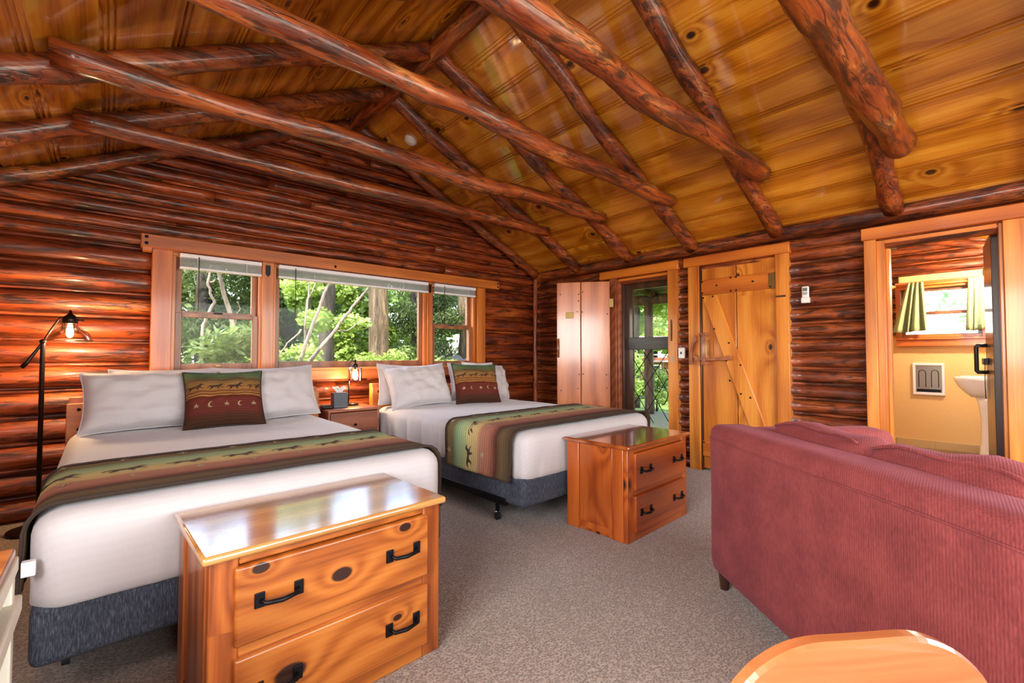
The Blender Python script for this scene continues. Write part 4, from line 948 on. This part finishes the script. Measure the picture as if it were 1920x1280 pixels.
# ------------------------------------------------------------------ outdoors
gr = struct(obj('ground', MB().box(-40, 60, YB + .2, 60, -.75, -.6).box(XR + .12, 60, -40, YB + .2, -.75, -.6), M['grass']))
NR = np.random.default_rng(7)
def leaves(name, mat, parent, blobs, n, size, aspect=.45, droop=0.0, up=.3):
    """n single leaves strewn through ellipsoid clumps: blobs = (centre, radii)"""
    vol = np.array([b[1][0] * b[1][1] * b[1][2] for b in blobs]) ** (2 / 3); pk = NR.choice(len(blobs), n, p=vol / vol.sum())
    C = np.array([b[0] for b in blobs])[pk]; Rr = np.array([b[1] for b in blobs])[pk]
    d = NR.normal(size=(n, 3)); d /= np.linalg.norm(d, axis=1)[:, None]; P = C + Rr * d * (NR.random(n) ** .38)[:, None]
    a = NR.normal(size=(n, 3)); a[:, 2] = a[:, 2] * .5 - droop; a /= np.linalg.norm(a, axis=1)[:, None]
    u = NR.normal(size=(n, 3)); u[:, 2] += up; b = np.cross(a, u); b /= np.linalg.norm(b, axis=1)[:, None]
    L = (size * (.6 + .8 * NR.random(n)))[:, None]; Wd = L * aspect
    V = np.stack([P - a * L * .5, P + b * Wd * .5, P + a * L * .5, P - b * Wd * .5], 1).reshape(-1, 3)
    me = bpy.data.meshes.new(name); me.vertices.add(4 * n); me.vertices.foreach_set('co', V.ravel())
    me.loops.add(4 * n); me.loops.foreach_set('vertex_index', np.arange(4 * n, dtype=np.int32)); me.polygons.add(n)
    me.polygons.foreach_set('loop_start', np.arange(0, 4 * n, 4, dtype=np.int32)); me.polygons.foreach_set('loop_total', np.full(n, 4, dtype=np.int32))
    me.materials.append(mat); me.update(); me.validate()
    o = bpy.data.objects.new(name, me); COL.objects.link(o); o.parent = parent; o['kind'] = 'stuff'
    return o
def blobs(c, spread, k, r0, r1):
    out = []
    for i in range(k):
        out.append(((c[0] + NR.uniform(-1, 1) * spread[0], c[1] + NR.uniform(-1, 1) * spread[1], c[2] + NR.uniform(-1, 1) * spread[2]), (NR.uniform(r0, r1), NR.uniform(r0, r1), NR.uniform(r0, r1) * .7)))
    return out
def tree(name, label, base, h, r, bark, lm, crown, n, size, asp=.45, droop=0, group='trees behind the cabin', lean=(0, 0)):
    t = thing(name, label, 'tree', base, 0, group)
    obj('trunk', MB().log((0, 0, -.1), (lean[0], lean[1], h), r, r * .75, int(base[0] * 7 + base[1]) % 50, 14, .25, .06, .12), bark, t, True)
    if crown: leaves('foliage', lm, t, crown, n, size, asp, droop)
    return t
GZ = -.6
def fir(name, label, base, h, r, bark, *a): return tree(name, label, base, h, r, bark, None, None, 0, 0)
fir('fir_tree', 'thick brown fir trunk in the middle of the wide window', (4.25, 9.1, GZ), 9, .22, M['bark'], M['leaf_dark'], blobs((0, 0, 7.2), (1.8, 1.8, 1.6), 9, .6, 1.1), 6000, .2, .25, .5)
fir('fir_tree', 'dark slender trunk left of the thick fir trunk', (3.35, 9.6, GZ), 9, .155, M['bark_dark'], M['leaf_dark'], blobs((0, 0, 7.4), (1.5, 1.5, 1.4), 7, .6, 1.0), 4000, .2, .25, .5)
fir('fir_tree', 'brown trunk seen in the narrow window nearest the room corner', (7.0, 9.8, GZ), 9, .20, M['bark'], M['leaf_dark'], blobs((0, 0, 7.4), (1.6, 1.6, 1.4), 7, .6, 1.0), 4000, .2, .25, .5)
tree('conifer', 'drooping dark conifer behind the left window', (1.6, 12.5, GZ), 4.6, .2, M['bark_dark'], M['leaf_dark'], blobs((0, 0, 2.5), (2.3, 1.2, 2.1), 30, .5, .9), 22000, .2, .22, .9)
tree('conifer', 'drooping conifer to the right of the thick fir trunk', (6.2, 10.9, GZ), 4.6, .2, M['bark_dark'], M['leaf_dark'], blobs((0, 0, 2.3), (1.3, 1.0, 2.0), 24, .4, .8), 15000, .17, .22, .9)
tree('conifer', 'drooping conifer behind the wide window at its left', (3.6, 13.2, GZ), 4.6, .2, M['bark_dark'], M['leaf_dark'], blobs((0, 0, 2.6), (1.6, 1.2, 2.2), 24, .5, .9), 14000, .2, .22, .9)
tree('maple', 'light green maple between the trunks of the wide window', (3.9, 10.9, GZ), 5, .07, M['bark_dark'], M['leaf_light'], blobs((.0, 0, 2.9), (1.0, .6, 1.5), 16, .3, .6), 9000, .13, .7)
tree('maple', 'sunlit maple above the pale branches in the wide window', (2.6, 8.4, GZ), 4, .05, M['branch'], M['leaf_light'], blobs((.25, 0, 2.9), (.55, .5, .6), 8, .2, .4), 2600, .10, .7)
tree('maple', 'tall green maple filling the background between the conifers', (6.0, 16.0, GZ), 5, .2, M['bark_dark'], M['leaf_mid'], blobs((0, 0, 2.9), (5.5, 1.0, 2.3), 44, .7, 1.2), 20000, .26, .6)
tree('maple', 'tall green maple at the far left of the background', (-.5, 16.0, GZ), 5, .2, M['bark_dark'], M['leaf_mid'], blobs((0, 0, 2.9), (4.0, 1.0, 2.3), 30, .7, 1.2), 14000, .26, .6)
# bare pale branches in front of the trees
def bare(label, paths):
    t = thing('bare_sapling', label, 'tree', (paths[0][0][0], paths[0][0][1], GZ), 0, 'bare pale saplings')
    o = Vector((paths[0][0][0], paths[0][0][1], GZ))
    for i, (p, r) in enumerate([(q[:-1], q[-1]) for q in paths]):
        pts = []
        for a, b in zip(p, p[1:]):
            for k in range(6): pts.append(Vector(a).lerp(Vector(b), k / 6) + Vector((noise.noise(Vector((k * .5, i, len(pts) * .4))), 0, noise.noise(Vector((k * .4, i + 5, 1))))) * .02)
        pts.append(Vector(p[-1])); n_ = len(pts)
        obj('trunk' if i == 0 else 'branch', MB().tube([q - o for q in pts], [r * (1 - .55 * k / n_) for k in range(n_)], 8, True, .1, i), M['branch'], t, True)
bare('pale leaning sapling crossing the wide window to the right', [((1.92, 6.6, -.6), (1.95, 6.6, .9), (2.4, 6.65, 1.45), (2.7, 6.7, 1.85), (3.1, 6.7, 2.35), .034), ((2.45, 6.66, 1.5), (2.62, 6.7, 1.5), (3.0, 6.9, 1.72), .012)])
bare('pale leaning sapling rising steeply in the wide window', [((1.90, 6.75, -.6), (1.98, 6.75, 1.05), (2.22, 6.75, 1.75), (2.42, 6.75, 2.3), (2.55, 6.75, 2.7), .032), ((2.0, 6.75, 1.5), (1.75, 6.75, 1.2), (1.62, 6.75, .9), .012), ((2.05, 6.75, 1.5), (2.12, 6.8, 2.1), (2.05, 6.8, 2.6), .014), ((2.08, 6.8, 1.9), (2.3, 6.8, 2.35), .01)])
bare('pale straight sapling in the narrow left window', [((1.26, 6.4, -.6), (1.17, 6.4, 1.3), (.98, 6.4, 2.0), (.86, 6.4, 2.6), .034), ((1.12, 6.4, 1.5), (1.18, 6.4, 1.72), (1.15, 6.4, 1.8), .008)])
bare('crooked pale sapling at the far left of the narrow left window', [((.80, 6.5, -.6), (.82, 6.5, 1.5), (.93, 6.5, 1.78), (.86, 6.5, 1.98), (.88, 6.5, 2.2), (.98, 6.5, 2.4), .022), ((.88, 6.5, 2.02), (.98, 6.5, 2.06), (.96, 6.5, 2.25), .012)])
def shrub(label, base, bl, n, size, asp, mat, cat='shrub'):
    t = thing('shrub', label, cat, base, 0, 'garden shrubs')
    m = MB()
    for k in range(9):
        a = NR.uniform(0, 6.28); q = NR.uniform(.3, .8); m.tube([(0.05 * math.cos(a), .05 * math.sin(a), -.05), (q * .5 * math.cos(a), q * .5 * math.sin(a), .7), (q * 1.1 * math.cos(a), q * math.sin(a), 1.6)], [.016, .012, .006], 6)
    obj('stems', m, M['bark_dark'], t, True); leaves('foliage', M[mat], t, bl, n, size, asp, .2)
shrub('leafy rhododendron filling the lower left window', (.9, 6.1, GZ), blobs((0, 0, 1.35), (.75, .45, .55), 22, .22, .4), 7000, .115, .28, 'leaf_mid')
shrub('bright green shrub at the bottom left of the wide window', (1.75, 7.4, GZ), blobs((0, 0, 1.25), (.6, .4, .5), 14, .2, .38), 4000, .085, .5, 'leaf_light')
shrub('bright green shrub between the trunks under the wide window', (3.75, 8.3, GZ), blobs((0, 0, 1.2), (.75, .4, .45), 16, .2, .4), 5000, .09, .5, 'leaf_light')
shrub('leafy shrub right of the thick fir trunk', (5.2, 8.9, GZ), blobs((0, 0, 1.2), (.6, .4, .5), 14, .2, .4), 4000, .09, .5, 'leaf_mid')
shrub('glossy shrub at the bottom of the right narrow window', (4.6, 7.2, GZ), blobs((0, 0, 1.3), (.6, .35, .4), 14, .18, .32), 3600, .10, .4, 'leaf_light')
rk = obj('boulder', puff(MB(), -.45, .45, -.35, .35, -.1, 1.62, .3, seed=9, amp=.12), M['stone'], None, True, loc=(6.35, 9.4, GZ)); tag(rk, 'grey boulder seen low in the right narrow window', 'boulder')

# porch outside the entry door
pf = struct(obj('porch_floor', MB().box(4.62, 8.6, 2.0, 8.2, -.14, -.06), M['deck']))
for k in range(26): sbox('deck_board', M['deck'], pf, 4.63 + k * .152, 4.63 + k * .152 + .146, 2.0, 8.2, -.06, -.04, bevel=.003)
pp = tag(obj('porch_post', MB().log((8.18, 5.10, -.06), (8.18, 5.10, 2.24), .095, .085, 12, 16, .15, .01, .12), M['porchlog'], None, True), 'log porch post seen through the screen door', 'post')
pr = thing('porch_roof', 'log-framed porch roof seen through the screen door', 'porch roof', (8.18, 5.1, 2.20))
obj('beam', MB().log((0, -4, .06), (0, 4, .06), .10, .10, 14, 14, .2, .02, .12), M['porchlog'], pr, True)
for k in range(7):
    y = -3.6 + k * 1.15; obj('rafter', MB().log((.9, y, .0), (-3.5, y, .62), .06, .06, 20 + k, 10, .3, .02, .1), M['porchlog'], pr, True)
for k in range(12): obj('roof_board', MB().hexa([(1.0 - k * .38, -4, .06 + k * .0535), (.63 - k * .38, -4, .112 + k * .0535), (.63 - k * .38, 4, .112 + k * .0535), (1.0 - k * .38, 4, .06 + k * .0535), (1.0 - k * .38, -4, .09 + k * .0535), (.63 - k * .38, -4, .142 + k * .0535), (.63 - k * .38, 4, .142 + k * .0535), (1.0 - k * .38, 4, .09 + k * .0535)]), M['deck'], pr)
# neighbour cabin, lawn edge and trees beyond the porch
nb = thing('neighbour_cabin', 'log cabin with pale shingle roof across the lawn', 'building', (17.5, 9.3, GZ), R(-33))
sbox('wall', M['housewall'], nb, -3, 3, -.2, 3, 0, 1.6); obj('foundation', MB().box(-3.1, 3.1, -.3, 3, -.1, .7), M['stone'], nb)
for k in range(5): sbox('shingle_course', M['shingle'], nb, -3.4, 3.4, -.7 + k * .55, -.7 + k * .55 + .62, 1.45 + k * .26, 1.5 + k * .26, bevel=.01)
for x in (-1.8, 1.2):
    f_ = sbox('window', M['white_plastic'], nb, x, x + .7, -.23, -.19, .75, 1.35); sbox('pane', M['bronze'], f_, x + .06, x + .64, -.24, -.225, .81, 1.29, bevel=0)
tree('maple', 'bright maple over the lawn beyond the porch post', (13.0, 8.6, GZ), 6, .14, M['bark_dark'], M['leaf_light'], blobs((0, 0, 4.3), (2.6, 2.6, 1.5), 26, .5, .9), 20000, .17, .7, 0, 'trees beyond the porch')
tree('maple', 'bright maple behind the neighbouring cabin', (25.5, 15.5, GZ), 8, .2, M['bark_dark'], M['leaf_light'], blobs((0, 0, 4.6), (5.5, 4.5, 2.8), 44, .8, 1.5), 24000, .3, .7, 0, 'trees beyond the porch')
shrub('flowering garden shrub left of the porch post', (10.6, 7.6, GZ), blobs((0, 0, 1.1), (.9, .7, .55), 16, .25, .5), 5000, .10, .5, 'leaf_light')
shrub('dark green shrub beside the porch steps', (12.5, 7.6, GZ), blobs((0, 0, .8), (.8, .8, .4), 12, .25, .5), 3500, .11, .4, 'leaf_mid')
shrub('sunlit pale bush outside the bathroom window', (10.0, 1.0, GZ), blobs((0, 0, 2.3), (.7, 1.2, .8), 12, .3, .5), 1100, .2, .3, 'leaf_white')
